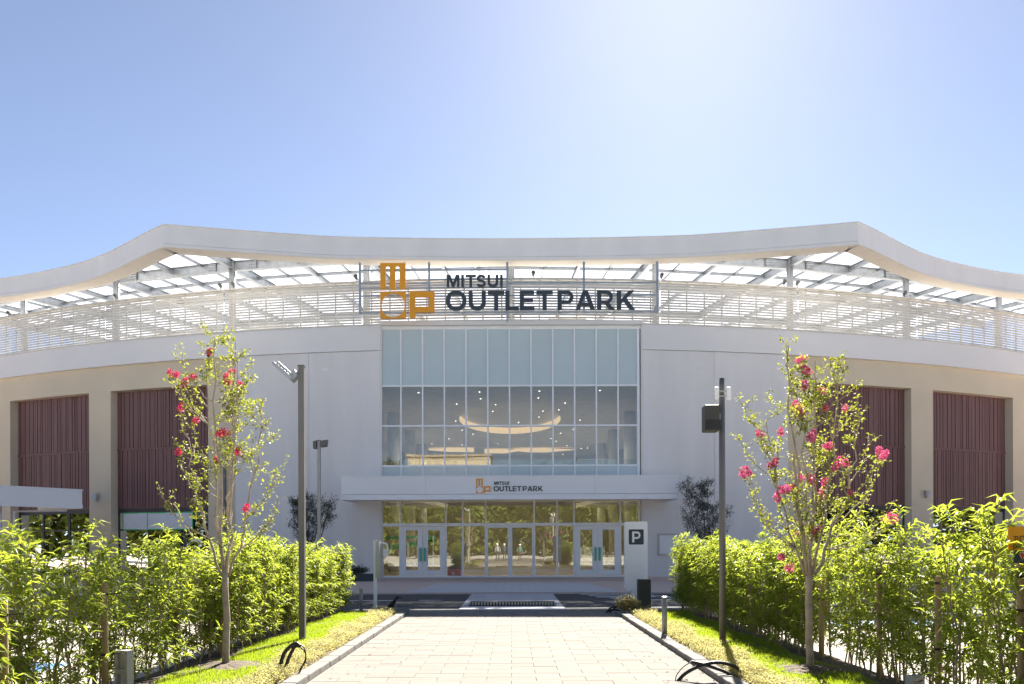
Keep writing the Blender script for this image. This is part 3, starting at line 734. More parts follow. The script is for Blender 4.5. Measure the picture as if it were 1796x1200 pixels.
def logo(parent, X, Z, y0, y1):      # X, Z map the drawing's units to metres
    # comb-shaped tile
    def arch_poly(a, b_, top, bot, n=8):
        pts = []; r_ = (b_ - a) / 2; cx_ = (a + b_) / 2
        for i in range(n + 1): an = math.pi * i / n; pts.append((cx_ + r_ * math.cos(an), top - r_ * 1.3 * math.sin(an)))
        return pts
    mb = MB()
    L_, Rr, T, Bt = 207, 339, 245, 382
    A1 = arch_poly(234, 257, 275, Bt); A2 = arch_poly(285, 308, 275, Bt)
    cols_ = [(L_, 234), (257, 285), (308, Rr)]
    for (a, b_) in cols_: mb.prism([(X(a),Z(Bt)),(X(b_),Z(Bt)),(X(b_),Z(275)),(X(a),Z(275))], y0, y1)
    poly = [(L_,275),(L_,T),(Rr,T),(Rr,275)] + [(p[0],p[1]) for p in A2] + [(p[0],p[1]) for p in A1]
    mb.prism([(X(p[0]),Z(p[1])) for p in poly], y0, y1)
    mb.build('logo_tile', 'orange', parent)
    # square tile with a round hole
    mb = MB(); n = 48; cx_, cz_, rx, rz_ = 273.5, 466, 62, 64; hw, hh = 67, 69.5
    pi_, po_ = [], []
    for i in range(n):
        an = 2*math.pi*(i + 0.5)/n; c_, s_ = math.cos(an), math.sin(an); k_ = 1/max(abs(c_), abs(s_))
        pi_.append((cx_ + rx*c_, cz_ + rz_*s_)); po_.append((cx_ + hw*c_*k_, cz_ + hh*s_*k_))
    corner = []
    for i in range(n):
        j = (i+1) % n; quad = [pi_[i], po_[i], po_[j], pi_[j]]
        a, b_ = po_[i], po_[j]
        if abs(a[0]-b_[0]) > 0.5 and abs(a[1]-b_[1]) > 0.5:
            cor = (a[0] if abs(abs(a[0]-cx_) - hw) < 1e-3 else b_[0], a[1] if abs(abs(a[1]-cz_) - hh) < 1e-3 else b_[1]); quad = [pi_[i], a, cor, b_, pi_[j]]
        mb.prism([(X(q_[0]), Z(q_[1])) for q_ in quad][::-1], y0, y1)
    mb.build('logo_tile', 'orange', parent)
    mb = MB()
    for (a, b_, t_, bt) in ((360,389,395,533),(389,490,395,424),(462,490,424,474),(389,490,474,503)): mb.box(X(a), X(b_), y0, y1, Z(bt), Z(t_))
    mb.build('logo_tile', 'orange', parent)
YS = 41.12 - 0.45
S = empty('rooftop_sign', (0, YS, 12.4)); tag(S, 'large orange and dark grey lettered sign on a steel frame above the entrance', 'sign')
def SX(u): return wx(600 + u / 2.993, YS)
def SZ(v): return wz(380 + v / 2.993, YS) - 12.4
logo(S, SX, SZ, -0.12, 0.03)
word('MITSUI', SX(555), SX(848), SZ(371), SZ(308), -0.10, 0.12, 'slate', S, gap=0.13)
word('OUTLET PARK', SX(550), SX(1541), SZ(493), SZ(392), -0.10, 0.12, 'slate', S, gap=0.10, space=0.28)
for u in (97, 461, 872, 1275, 1660): MB().box(SX(u)-0.05, SX(u)+0.05, 0.05, 0.15, SZ(505) if u != 872 else SZ(550), SZ(236)).build('post', 'steel', S)
for (u0, u1, v) in ((97,461,276),(461,872,276),(97,872,370),(97,1660,412),(97,1660,500),(97,461,345),(461,872,325),(872,1275,345),(1275,1660,345)):
    MB().box(SX(u0)+0.05, SX(u1)-0.05, 0.07, 0.13, SZ(v)-0.03, SZ(v)+0.03).build('rail', 'steel', S)
for u in (97, 872, 1660): MB().box(SX(u)-0.04, SX(u)+0.04, 0.15, 0.9, SZ(470), SZ(460)).build('bracket', 'steel', S)
S2 = empty('canopy_sign', (0, YCN, wz(855, YCN))); tag(S2, 'small orange and dark grey lettered sign on the white entrance canopy', 'sign')
zc = wz(855, YCN)
def X2(u): return wx(835.5 + (u - 207) / 283 * 25.5, YCN)
def Z2(v): return wz(839.5 + (v - 245) / 290 * 25.5, YCN) - zc
logo(S2, X2, Z2, -0.03, -0.002)
word('MITSUI', wx(867, YCN), wx(893, YCN), wz(850.3, YCN) - zc, wz(844.6, YCN) - zc, -0.03, 0.028, 'slate', S2, gap=0.13)
word('OUTLET PARK', wx(866, YCN), wx(952.5, YCN), wz(861.8, YCN) - zc, wz(852.8, YCN) - zc, -0.03, 0.028, 'slate', S2, gap=0.11, space=0.34)

# spotlights on the louvre cap
spots = [(17,'leftmost'),(205,'a'),(388,'b'),(411,'c'),(626,'d'),(937,'e'),(1162,'f'),(1377,'g'),(1400,'h'),(1588,'i')]
slab = ['tiny black spotlight on the louvre cap at the far left column', 'tiny black spotlight beside the second column from the left', 'tiny black spotlight just left of the third column from the left', 'tiny black spotlight just right of the third column from the left',
        'tiny black spotlight just left of the rooftop sign frame', 'tiny black spotlight behind the middle of the rooftop sign', 'tiny black spotlight just right of the rooftop sign frame', 'tiny black spotlight just left of the third column from the right',
        'tiny black spotlight just right of the third column from the right', 'tiny black spotlight beside the second column from the right']
for (px, _), lb in zip(spots, slab):
    th = th_px(px, RB - 0.26); p = pol(th, RB - 0.26, zl1)
    sp = empty('spotlight', p); tag(sp, lb, 'spotlight', 'spotlights on the louvre cap')
    MB().tube([(0,0,0),(0,0,0.16)], 0.02, 6).build('stem', 'steel_dark', sp); MB().tube([(0.0,-0.13,0.28),(0,-0.12,0.28),(0,0.1,0.2)], [0.085,0.1,0.07], 10).build('lamp_head', 'steel_dark', sp)

# ------------------------------------------------------------------ covered walkway at the left
A = Vector((-20.6, 41.0, 0)); Bp = Vector((-22.75, 37.9, 0)); dv = (Bp - A).normalized(); nv = Vector((dv.y, -dv.x, 0))
if nv.x > 0: nv = -nv
W = empty('walkway_canopy', tuple(A)); tag(W, 'white flat walkway canopy on columns at the far left', 'canopy')
def wbox(u0, u1, v0, v1, z0, z1, name, m):
    q_ = MB(); vv = []
    for z in (z0, z1):
        for (u, v) in ((u0,v0),(u1,v0),(u1,v1),(u0,v1)):
            p = dv * u + nv * v; vv.append((p.x, p.y, z))
    return q_.add(vv, [(0,3,2,1),(4,5,6,7),(0,1,5,4),(1,2,6,5),(2,3,7,6),(3,0,4,7)]).build(name, m, W)
wbox(0.06, 14, 0.06, 4.0, 3.62, 4.25, 'roof_slab', 'soffit'); wbox(0, 14.1, 0, 0.06, 3.62, 4.30, 'fascia', 'canopy_white'); wbox(0, 0.06, 0.06, 4.0, 3.62, 4.30, 'fascia', 'canopy_white')
wbox(-0.03, 14.1, -0.03, 4.0, 4.30, 4.36, 'coping', 'white_alu'); wbox(-0.02, 14.1, -0.02, 0.1, 3.44, 3.62, 'lower_trim', 'white_alu'); wbox(-0.02, 0.1, 0.1, 4.0, 3.44, 3.62, 'lower_trim', 'white_alu')
for (u, v) in ((3.2, 1.3), (9.0, 1.3), (9.0, 3.6)):
    p = dv * u + nv * v; MB().tube([(p.x, p.y, 0.05), (p.x, p.y, 3.62)], 0.15, 16).build('column', 'white_alu', W, True)
p = dv * 2.6 + nv * 1.1; p2 = dv * 0.5 + nv * 0.5
MB().tube([(p2.x, p2.y, 3.6), (p2.x, p2.y, 3.35), (p.x, p.y, 3.25), (p.x, p.y, 0.06)], 0.06, 8).build('drainpipe', 'white_alu', W)
# paper sheet taped over the left shop window
rw = RT - 0.47; t0, t1 = th_px(216, rw), th_px(338, rw); D = pol((t0+t1)/2, rw, 0)[1]
P = empty('window_paper', pol((t0+t1)/2, rw, 2.6)); tag(P, 'pale blue paper with green tape covering the left shop window', 'paper')
off = pol((t0+t1)/2, rw, 2.6); q = MB().arc(t0, t1, rw, rw + 0.01, 2.5, 3.36, 3); q.v = [(x-off[0], y-off[1], z-off[2]) for (x,y,z) in q.v]; q.build('sheet', 'paper', P)
for (a, b_, z0, z1) in ((t0, t1, 3.34, 3.40), (t0, t1, 2.47, 2.53), (t0-0.0004, t0+0.0005, 2.53, 3.34), (t1-0.0005, t1+0.0004, 2.53, 3.34), (t0+(t1-t0)*0.36, t0+(t1-t0)*0.36+0.0009, 2.53, 3.34)):
    q = MB().arc(a, b_, rw + 0.004, rw + 0.016, z0, z1, 2); q.v = [(x-off[0], y-off[1], z-off[2]) for (x,y,z) in q.v]; q.build('tape', 'tape', P)
# notice frame on the grey wall, right of the entrance
th0, th1 = th_px(1153), th_px(1189); NB = empty('notice_board', pol((th0+th1)/2, RB, 1.2)); tag(NB, 'blank framed notice board on the grey wall right of the entrance', 'notice board'); off = NB.location
def nbp(a, b_, r0, r1, z0, z1, nm, mm):
    q_ = MB().arc(a, b_, r0, r1, z0, z1, 1); q_.v = [(x-off[0], y-off[1], z-off[2]) for (x,y,z) in q_.v]; q_.build(nm, mm, NB)
nbp(th0, th1, RB + 0.005, RB + 0.05, 1.15, 2.10, 'panel', 'white_alu')
nbp(th0, th0+0.0012, RB + 0.05, RB + 0.09, 1.1, 2.15, 'frame', 'lamp_grey'); nbp(th1-0.0012, th1, RB + 0.05, RB + 0.09, 1.1, 2.15, 'frame', 'lamp_grey'); nbp(th0+0.0012, th1-0.0012, RB + 0.05, RB + 0.09, 2.07, 2.15, 'frame', 'lamp_grey'); nbp(th0+0.0012, th1-0.0012, RB + 0.05, RB + 0.09, 1.1, 1.17, 'frame', 'lamp_grey')

# ------------------------------------------------------------------ things in the lobby
rc = empty('red_crate', (wx(797, 43.2), 43.2, 0.06)); tag(rc, 'red box standing inside the glass right of the left doors', 'box')
MB().box(-0.32, 0.32, -0.2, 0.2, 0.0, 0.28).build('crate_body', 'red', rc); MB().box(-0.34, 0.34, -0.22, 0.22, 0.28, 0.33).build('lid', 'red', rc); MB().box(-0.12, 0.02, -0.206, -0.202, 0.07, 0.21).build('printed_label', 'paper', rc)
nbx = empty('grey_board', (wx(797, 43.6), 43.6, 0.06)); tag(nbx, 'grey upright board behind the red box in the lobby', 'board'); MB().box(-0.36, 0.36, -0.02, 0.02, 0.12, 1.15).build('panel', 'lamp_grey', nbx)
for x in (-0.3, 0.3): MB().box(x-0.03, x+0.03, -0.16, 0.16, 0, 0.12).build('foot', 'steel', nbx)
tk = empty('teal_barrier', (wx(720, 45), 45, 0.06)); tag(tk, 'teal slanted rail structure inside the left glass doors', 'barrier')
for (x0, z0, x1, z1, hh) in ((-1.9, 1.95, 1.2, 2.0, 0.07), (-1.2, 1.45, 1.2, 1.75, 0.12), (0.3, 1.6, 1.3, 1.85, 0.2)):
    MB().prism([(x0,z0-hh),(x1,z1-hh),(x1,z1+hh),(x0,z0+hh)], -0.05, 0.05).build('rail', 'teal', tk)
for x in (-1.8, 1.2): MB().box(x-0.03, x+0.03, -0.12, -0.06, 0, 2.0).build('post', 'white_alu', tk)
wt = empty('display_table', (wx(1045, 44.5), 44.5, 0.06)); tag(wt, 'white display panels on a trestle inside the right glass doors', 'table')
MB().box(-1.0, 1.0, -0.3, 0.3, 0.70, 0.75).build('table_top', 'sign_white', wt); MB().box(-0.9, 0.5, 0.1, 0.14, 0.75, 1.45).build('panel', 'sign_white', wt)
for x in (-0.9, 0.9): MB().box(x-0.03, x+0.03, -0.25, 0.25, 0, 0.70).build('leg', 'steel', wt)

# ------------------------------------------------------------------ street furniture
def flood_pole(name, loc, H, label, right, mt='pole_light'):
    t_ = empty(name, loc); tag(t_, label, 'light pole')
    MB().box(-0.048, 0.048, -0.048, 0.048, 0, H).build('pole', mt, t_); MB().box(-0.055, 0.055, -0.055, 0.055, H, H + 0.02).build('cap', 'steel_dark', t_)
    MB().box(-0.13, 0.13, -0.13, 0.13, -0.05, 0.012).build('base_plate', mt, t_)
    s = 1 if right else -1
    MB().tube([(s*0.05, 0, H-0.10), (s*0.16, 0, H-0.12)], 0.03, 8).build('arm', 'lamp_grey', t_)
    if not right:
        hd = empty_part = MB().prism([(-0.10,-0.05),(-0.05,-0.16),(-0.13,-0.24),(-0.20,-0.17)], -0.10, 0.10).build('driver_box', 'lamp_grey', t_); hd.location = (0, 0, H)
        h2 = MB().prism([(-0.14,-0.245),(-0.43,0.02),(-0.40,0.06),(-0.10,-0.19)], -0.15, 0.15).build('lamp_head', 'lamp_grey', t_); h2.location = (-0.02, 0, H)
        for i in range(5):
            fn = MB().prism([(-0.15-0.05*i,-0.17+0.045*i),(-0.165-0.05*i,-0.155+0.045*i),(-0.135-0.05*i,-0.11+0.045*i),(-0.12-0.05*i,-0.125+0.045*i)], -0.12, 0.12).build('cooling_fin', 'lamp_grey', h2)
    else:
        h2 = MB().prism([(0.07,-0.22),(0.24,-0.20),(0.27,0.0),(0.07,-0.03)], -0.11, 0.11).build('lamp_head', 'steel_dark', t_); h2.location = (0, 0, H + 0.02)
        MB().prism([(-0.16,-0.25),(-0.06,-0.25),(-0.06,0.0),(-0.16,-0.03)], -0.12, 0.12).build('driver_box', 'steel_dark', t_).location = (0, 0, H)
    return t_
flood_pole('light_pole', (wx(530, 14.0), 14.0, 0.08), wz(642, 14.0) - 0.08, 'tall grey pole with tilted floodlight standing on the left lawn', False, 'pole')
flood_pole('light_pole', (wx(560, 26.5), 26.5, 0.0), wz(772, 26.5), 'farther grey pole with dark floodlight behind the left hedge', True, 'pole_light')
D = 13.7; T = empty('camera_pole', (wx(1267, D), D, 0.08)); tag(T, 'dark grey pole with antenna and black speaker box on the right lawn', 'pole')
H = wz(665, D) - 0.08
MB().tube([(0,0,0),(0,0,H-0.28)], 0.052, 14).build('pole', 'pole', T, True); MB().tube([(0,0,H-0.28),(0,0,H)], 0.042, 12).build('antenna_tip', 'steel_dark', T, True); MB().tube([(0,0,-0.02),(0,0,0.015)], 0.12, 16).build('base_plate', 'pole', T)
z = wz(693, D) - 0.08
for x in (-0.105, 0.09): bevel(MB().box(x-0.035, x+0.035, -0.10, -0.06, z-0.10, z+0.10).build('antenna', 'sign_white', T), 0.012)
MB().box(-0.15, 0.13, -0.06, -0.045, z-0.05, z-0.03).box(-0.15, 0.13, -0.06, -0.045, z+0.03, z+0.05).build('bracket', 'lamp_grey', T)
z = wz(736, D) - 0.08
bevel(MB().box(-0.30, -0.06, -0.13, 0.13, z-0.21, z+0.21).build('speaker_box', 'black_box', T), 0.02); MB().box(-0.30, -0.055, -0.135, -0.1305, z-0.19, z-0.03).build('grille', 'rubber', T); MB().box(-0.06, -0.03, -0.04, 0.04, z-0.08, z+0.08).build('mount', 'lamp_grey', T)
# parking sign
D = 22.2; PS = empty('parking_sign', (wx(1115, D), D, 0.05)); tag(PS, 'white upright parking sign panel with a dark P beside the path', 'sign')
hw = 20 * D / F; zt_, zb_ = wz(916, D) - 0.05, wz(1037, D) - 0.05
def rrect(x0, x1, z0, z1, r_, n=6):
    pts = []
    for (cx_, cz_, a0) in ((x1-r_, z0+r_, -90), (x1-r_, z1-r_, 0), (x0+r_, z1-r_, 90), (x0+r_, z0+r_, 180)):
        for i in range(n+1): an = rad(a0 + 90*i/n); pts.append((cx_ + r_*math.cos(an), cz_ + r_*math.sin(an)))
    return pts
MB().prism(rrect(-hw, hw, zb_, zt_, 0.06), -0.09, 0.09).build('panel', 'sign_white', PS)
bx0, bx1 = wx(1102, D)-PS.location.x, wx(1128, D)-PS.location.x; bz0, bz1 = wz(956, D)-0.05, wz(929.5, D)-0.05
bd = MB().prism(rrect(bx0, bx1, bz0, bz1, 0.03), -0.096, -0.0905).build('badge', 'slate', PS)
word('P', bx0 + 0.085, bx1 - 0.085, bz0 + 0.055, bz1 - 0.055, -0.106, 0.008, 'sign_white', bd)
MB().box(-0.12, 0.12, -0.06, 0.06, 0.0, zb_).build('stand', 'sign_white', PS); MB().box(-0.3, 0.3, -0.2, 0.2, -0.06, 0.03).build('base_plate', 'lamp_grey', PS)
D = 21.0; bb_ = bevel(MB().box(-0.155, 0.155, -0.13, 0.13, 0, wz(1017, D)-0.05).build('control_box', 'black_box'), 0.012); bb_.location = (wx(1129, D), D, 0.05); tag(bb_, 'short black box post in front of the parking sign', 'post')
# white post with a sign seen edge-on
D = 21.6; WP = empty('sign_post', (wx(658, D), D, 0.05)); tag(WP, 'white post with edge-on sign box at the left end of the path', 'sign post')
MB().box(-0.04, 0.04, -0.04, 0.04, 0, wz(946, D)-0.05).build('post', 'sign_white', WP); MB().box(0.06, 0.16, -0.35, 0.35, wz(1012, D)-0.05, wz(948, D)-0.05).build('sign_box', 'lamp_grey', WP)
MB().box(0.04, 0.06, -0.03, 0.03, wz(958, D)-0.08, wz(958, D)-0.02).box(0.04, 0.06, -0.03, 0.03, wz(1004, D)-0.08, wz(1004, D)-0.02).build('clamp', 'steel', WP)
q = MB().tube([(0.16,0,wz(952,D)-0.05),(0.28,0,wz(953,D)-0.05),(0.31,0,wz(957,D)-0.05),(0.31,0,wz(972,D)-0.05),(0.2,0,wz(980,D)-0.05)], 0.025, 6).build('bracket', 'sign_white', WP); MB().box(0.2, 0.3, -0.02, 0.02, wz(975,D)-0.05, wz(962,D)-0.05).build('plate', 'sign_white', WP)
# bollards, low posts
for (px, D, pt, wd, lab) in ((633, 20.3, 1030, 0.042, 'thin grey bollard by the far end of the left hedge'), (1165, 14.9, 1047, 0.046, 'thin grey bollard in the right ground cover')):
    b0 = empty('bollard', (wx(px, D), D, 0.08)); tag(b0, lab, 'bollard', 'bollards'); h = wz(pt, D) - 0.08
    MB().tube([(0,0,0),(0,0,h-0.03)], wd, 14).build('shaft', 'pole_light', b0, True); MB().tube([(0,0,h-0.03),(0,0,h-0.005),(0,0,h)], [wd*1.12, wd*1.12, wd*0.8], 14).build('cap', 'lamp_grey', b0)
for (px, D, pt, lab) in ((217, 8.8, 1138, 'short grey post with recessed panel in front of the left hedge'), (1604, 8.6, 1187, 'short pale post in front of the right hedge')):
    b0 = empty('marker_post', (wx(px, D), D, 0.1), -0.25 if px < 900 else 0.2); tag(b0, lab, 'post'); h = wz(pt, D) - 0.1
    MB().box(-0.075, -0.05, -0.05, 0.05, 0, h).box(0.05, 0.075, -0.05, 0.05, 0, h).box(-0.05, 0.05, -0.05, 0.05, h-0.04, h).box(-0.05, 0.05, -0.05, 0.05, h*0.5, h*0.5+0.05).box(-0.05, 0.05, -0.05, 0.05, 0, h*0.2).build('shell', 'concrete_post', b0)
    MB().box(-0.05, 0.05, -0.02, 0.05, h*0.2, h*0.5).box(-0.05, 0.05, -0.02, 0.05, h*0.5+0.05, h-0.04).build('recessed_panel', 'lamp_grey', b0)
# ribbed rubber ramp on the crosswalk
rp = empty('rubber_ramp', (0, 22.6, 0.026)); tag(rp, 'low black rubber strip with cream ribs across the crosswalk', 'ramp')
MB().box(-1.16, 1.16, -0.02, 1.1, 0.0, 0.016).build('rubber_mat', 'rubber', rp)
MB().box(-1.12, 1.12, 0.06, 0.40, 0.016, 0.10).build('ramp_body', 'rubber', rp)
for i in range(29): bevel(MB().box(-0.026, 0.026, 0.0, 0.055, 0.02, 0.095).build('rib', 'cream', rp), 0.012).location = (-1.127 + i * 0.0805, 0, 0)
# cable loops sticking out of the ground
def cable(name, loc, loops, lab):
    c0 = empty(name, loc); tag(c0, lab, 'cable', 'loose black cables')
    for (pts, r_) in loops:
        P_ = [Vector(p) for p in pts]; sm = []
        for i in range(len(P_)-1):
            p0, p1, p2, p3 = P_[max(i-1,0)], P_[i], P_[i+1], P_[min(i+2,len(P_)-1)]
            for k_ in range(6):
                u = k_/6; sm.append(0.5*((2*p1)+(-p0+p2)*u+(2*p0-5*p1+4*p2-p3)*u*u+(-p0+3*p1-3*p2+p3)*u**3))
        sm.append(P_[-1]); MB().tube(sm, r_, 8).build('cable', 'rubber', c0, True)
cable('cable_loop', (wx(500, 10.6), 10.6, 0.1), [([(-0.08,0,0),(-0.02,0,0.2),(0.08,0,0.31),(0.14,0,0.33),(0.18,-0.02,0.30)], 0.024), ([(-0.02,0.05,0),(0.03,0.05,0.15),(0.11,0.03,0.29),(0.18,-0.02,0.30)], 0.022), ([(0.14,0,0.33),(0.24,-0.03,0.28),(0.26,-0.05,0.12),(0.20,-0.08,0.02),(0.24,-0.1,-0.08)], 0.009), ([(0.18,-0.02,0.30),(0.26,-0.03,0.2),(0.22,-0.05,0.05),(0.16,-0.06,-0.06)], 0.008)], 'black cable ends bent in a loop by the left kerb')
cable('cable_loop', (wx(1230, 10.2), 10.2, 0.06), [([(-0.34,-0.05,-0.1),(-0.2,0,0.04),(0.0,0,0.14),(0.2,0.02,0.17),(0.4,0.02,0.12),(0.52,0,0.0),(0.56,0,-0.08)], 0.022), ([(-0.12,0.02,0.18),(0.05,0,0.14),(0.28,0,0.06),(0.45,0,-0.04),(0.5,0,-0.1)], 0.020), ([(-0.12,0.02,0.18),(-0.22,0,0.12),(-0.3,0,0.02),(-0.33,-0.05,-0.08)], 0.006), ([(-0.32,0,-0.06),(-0.2,0,-0.02),(-0.14,0,-0.08),(-0.24,0,-0.1)], 0.005)], 'black cables arching over the right kerb in the foreground')
cable('cable_loop', (wx(688, 20.8), 20.8, 0.15), [([(-0.15,0,-0.1),(-0.05,0,0.05),(0.05,0,0.14),(0.10,0,0.22)], 0.035), ([(-0.08,0,-0.1),(0.02,0,0.04),(0.08,0,0.18),(0.16,0,0.24)], 0.03), ([(0.08,0,0.2),(0.2,0,0.22),(0.24,0,0.17)], 0.01)], 'small black cable bundle at the far left corner of the path')
cable('cable_loop', (wx(1092, 20.2), 20.2, 0.08), [([(-0.4,0,-0.05),(-0.25,0,0.08),(0.0,0,0.14),(0.2,0,0.13),(0.3,0,0.02)], 0.022), ([(-0.3,0.1,-0.05),(-0.1,0.05,0.12),(0.1,0,0.18),(0.3,0,0.08)], 0.02), ([(-0.35,0,-0.02),(-0.2,0,0.02),(-0.05,0,-0.02)], 0.02)], 'black cables lying at the foot of the parking sign')

# ------------------------------------------------------------------ plants
def curve_pts(a, b_, bend, n=7, jit=0.0, rg=R):
    a, b_ = Vector(a), Vector(b_); res = []
    for i in range(n):
        u = i/(n-1); p = a.lerp(b_, u) + Vector(bend) * (4*u*(1-u))
        if jit and 0 < i < n-1: p += Vector((rg.gauss(0,jit), rg.gauss(0,jit), rg.gauss(0,jit*0.5)))
        res.append(p)
    return res
def shrub_meshes(seed, H, rx, ry, nst, ntw, nlf, low):
    rg = random.Random(seed); st = MB(); fo = MB()
    for s_ in range(nst):
        bx, by = rg.uniform(-rx*0.5, rx*0.5), rg.uniform(-ry*0.4, ry*0.4); top = Vector((bx + rg.gauss(0, 0.09), by + rg.gauss(0, 0.10), H * rg.uniform(0.80, 1.03)))
        ps = curve_pts((bx, by, 0), top, (rg.gauss(0,0.04), rg.gauss(0,0.04), 0), 8, 0.012, rg); st.tube(ps, [0.012 - 0.008*i/7 for i in range(8)], 5)
        for k_ in range(ntw):
            u = low + (1 - low) * ((k_ + rg.random()) / ntw); i = min(int(u*7), 6); p0 = ps[i].lerp(ps[i+1], u*7 - i)
            an = rg.uniform(0, 6.28); ln = rg.uniform(0.14, 0.40) * (1.15 - 0.40*u); d = Vector((math.cos(an)*rx*1.5, math.sin(an)*ry*1.25, rg.uniform(0.25, 0.9)))
            d.normalize(); p1 = p0 + d*ln
            tw = curve_pts(p0, p1, (0,0,0.03), 5, 0.004, rg); st.tube(tw, [0.004,0.0035,0.003,0.0025,0.002], 4, False)
            for j in range(nlf):
                v = 0.25 + 0.75 * (j + rg.random()) / nlf; i2 = min(int(v*4), 3); q_ = tw[i2].lerp(tw[i2+1], v*4 - i2)
                a2 = rg.uniform(0, 6.28); ld = d*0.7 + Vector((math.cos(a2), math.sin(a2), rg.uniform(-0.55, 0.45)))
                fo.leaf(q_, ld, Vector((rg.gauss(0,0.35), rg.gauss(0,0.35), 1)), rg.uniform(0.07, 0.17), rg.uniform(0.020, 0.036), 0.3, rg.uniform(0.1, 0.6))
    return st.mesh('stems', 'twig'), fo.mesh('foliage', 'leaf_hedge')
near_v = [shrub_meshes(100+i, 1.50, 0.40, 0.36, 4, 17, 12, 0.05) for i in range(7)]
far_v = [shrub_meshes(200+i, 1.55, 0.42, 0.50, 5, 24, 12, 0.06) for i in range(6)]
Rh = random.Random(21)
for s, nm in ((-1, 'left'), (1, 'right')):
    y = 5.2
    while y < 20.3:
        far = y > 11.5
        st, fo = Rh.choice(far_v if far else near_v)
        h = empty('hedge_shrub', (s * ((4.17 if far else 4.36) + Rh.uniform(-0.07, 0.07)), y, 0.04), Rh.uniform(-0.5, 0.5) + (math.pi if Rh.random() < 0.5 else 0))
        tag(h, 'long-leaved green shrub in the hedge along the %s lawn' % nm, 'shrub', 'shrubs of the %s hedge' % nm)
        sc = Rh.uniform(0.90, 1.12)
        if s > 0: sc *= 1.15 if y < 9.2 else (1.08 if y < 12 else 1.0)
        h.scale = (1, 1, sc)
        link('stems', st, h); link('foliage', fo, h)
        y += Rh.uniform(0.30, 0.42) if far else Rh.uniform(0.34, 0.46)
# wooden stakes
ns = {}
def stake(px, D, pt, wd, lab, ties):
    X = wx(px, D); s = empty('wooden_stake', (X, D, 0.0)); tag(s, lab, 'stake', 'stakes in the hedges'); h = wz(pt, D)
    MB().tube([(0,0,0),(0.004,0,h*0.5),(0,0,h-0.015),(0,0,h)], [wd, wd, wd*0.97, wd*0.85], 12).build('post', 'stake', s, True)
    for z in ties:
        if z < h - 0.02: MB().tube([(0,0,z-0.012),(0,0,z-0.012),(0,0,z+0.012)], [wd*1.02, wd*1.14, wd*1.14], 12).tube([(wd,0,z),(wd+0.12,0.03,z+0.01)], 0.007, 5).build('tie', 'rope', s)
stake(183, 8.65, 1020, 0.031, 'wooden stake with dark ties in the left hedge behind the short grey post', (1.16, 0.55))
stake(6, 6.85, 1050, 0.031, 'wooden stake at the left edge of the picture in the left hedge', (1.1, 0.5))
stake(310, 10.7, 1060, 0.035, 'wooden stake in the left hedge between the tree and the grey post', (0.9,))
stake(388, 12.0, 1075, 0.035, 'wooden stake just behind the left tree trunk', (0.75,))
stake(1645, 8.3, 1013, 0.031, 'wooden stake with dark ties in the right hedge behind the pale post', (1.26, 0.62))
stake(1541, 9.7, 1000, 0.031, 'wooden stake in the right hedge, second from the right edge', (1.3, 0.5))
stake(1440, 11.5, 1010, 0.038, 'wooden stake beside the right tree trunk in the hedge', (0.9,))
stake(1790, 6.95, 985, 0.031, 'wooden stake at the right edge under the orange sign', (1.38, 1.1))
# orange hanging sign at the right edge
D = 6.85; X = wx(1769, D); HS = empty('orange_sign', (X, D, wz(1000, D))); tag(HS, 'orange board with dark lettering at the right edge of the picture', 'sign')
z0 = HS.location.z
MB().box(0, 0.26, 0, 0.012, wz(969, D)-z0, wz(927, D)-z0).build('board', 'orange', HS); MB().box(0.045, 0.26, 0, 0.012, wz(991, D)-z0, wz(969.5, D)-z0).build('lower_plate', 'navy', HS)
word('OUT', 0.03, 0.155, wz(965, D)-z0, wz(957.5, D)-z0, -0.003, 0.002, 'slate', HS, gap=0.3)
q = MB()
for (a, b_, c_, d_) in ((0.038,0.075,945,943.6),(0.05,0.056,953.5,945),(0.038,0.075,954.6,953.2),(0.069,0.075,953.2,945), (0.09,0.128,944.5,943),(0.09,0.128,954.6,953.2),(0.09,0.096,953.2,944.5),(0.122,0.128,953.2,944.5)):
    q.box(a, b_, -0.003, -0.001, min(wz(c_, D), wz(d_, D))-z0, max(wz(c_, D), wz(d_, D))-z0)
q.build('emblem', 'slate', HS)
MB().prism([(0.11, wz(986,D)-z0), (0.14, wz(972,D)-z0), (0.075, wz(972,D)-z0)], -0.003, -0.001).build('triangle_mark', 'sign_white', HS)
MB().prism([(0.109, wz(983.5,D)-z0), (0.131, wz(973.5,D)-z0), (0.085, wz(973.5,D)-z0)], -0.006, -0.0035).build('triangle_mark', 'red', HS)
MB().box(0.15, 0.18, 0.012, 0.03, 0, 0.3).build('batten', 'stake', HS)

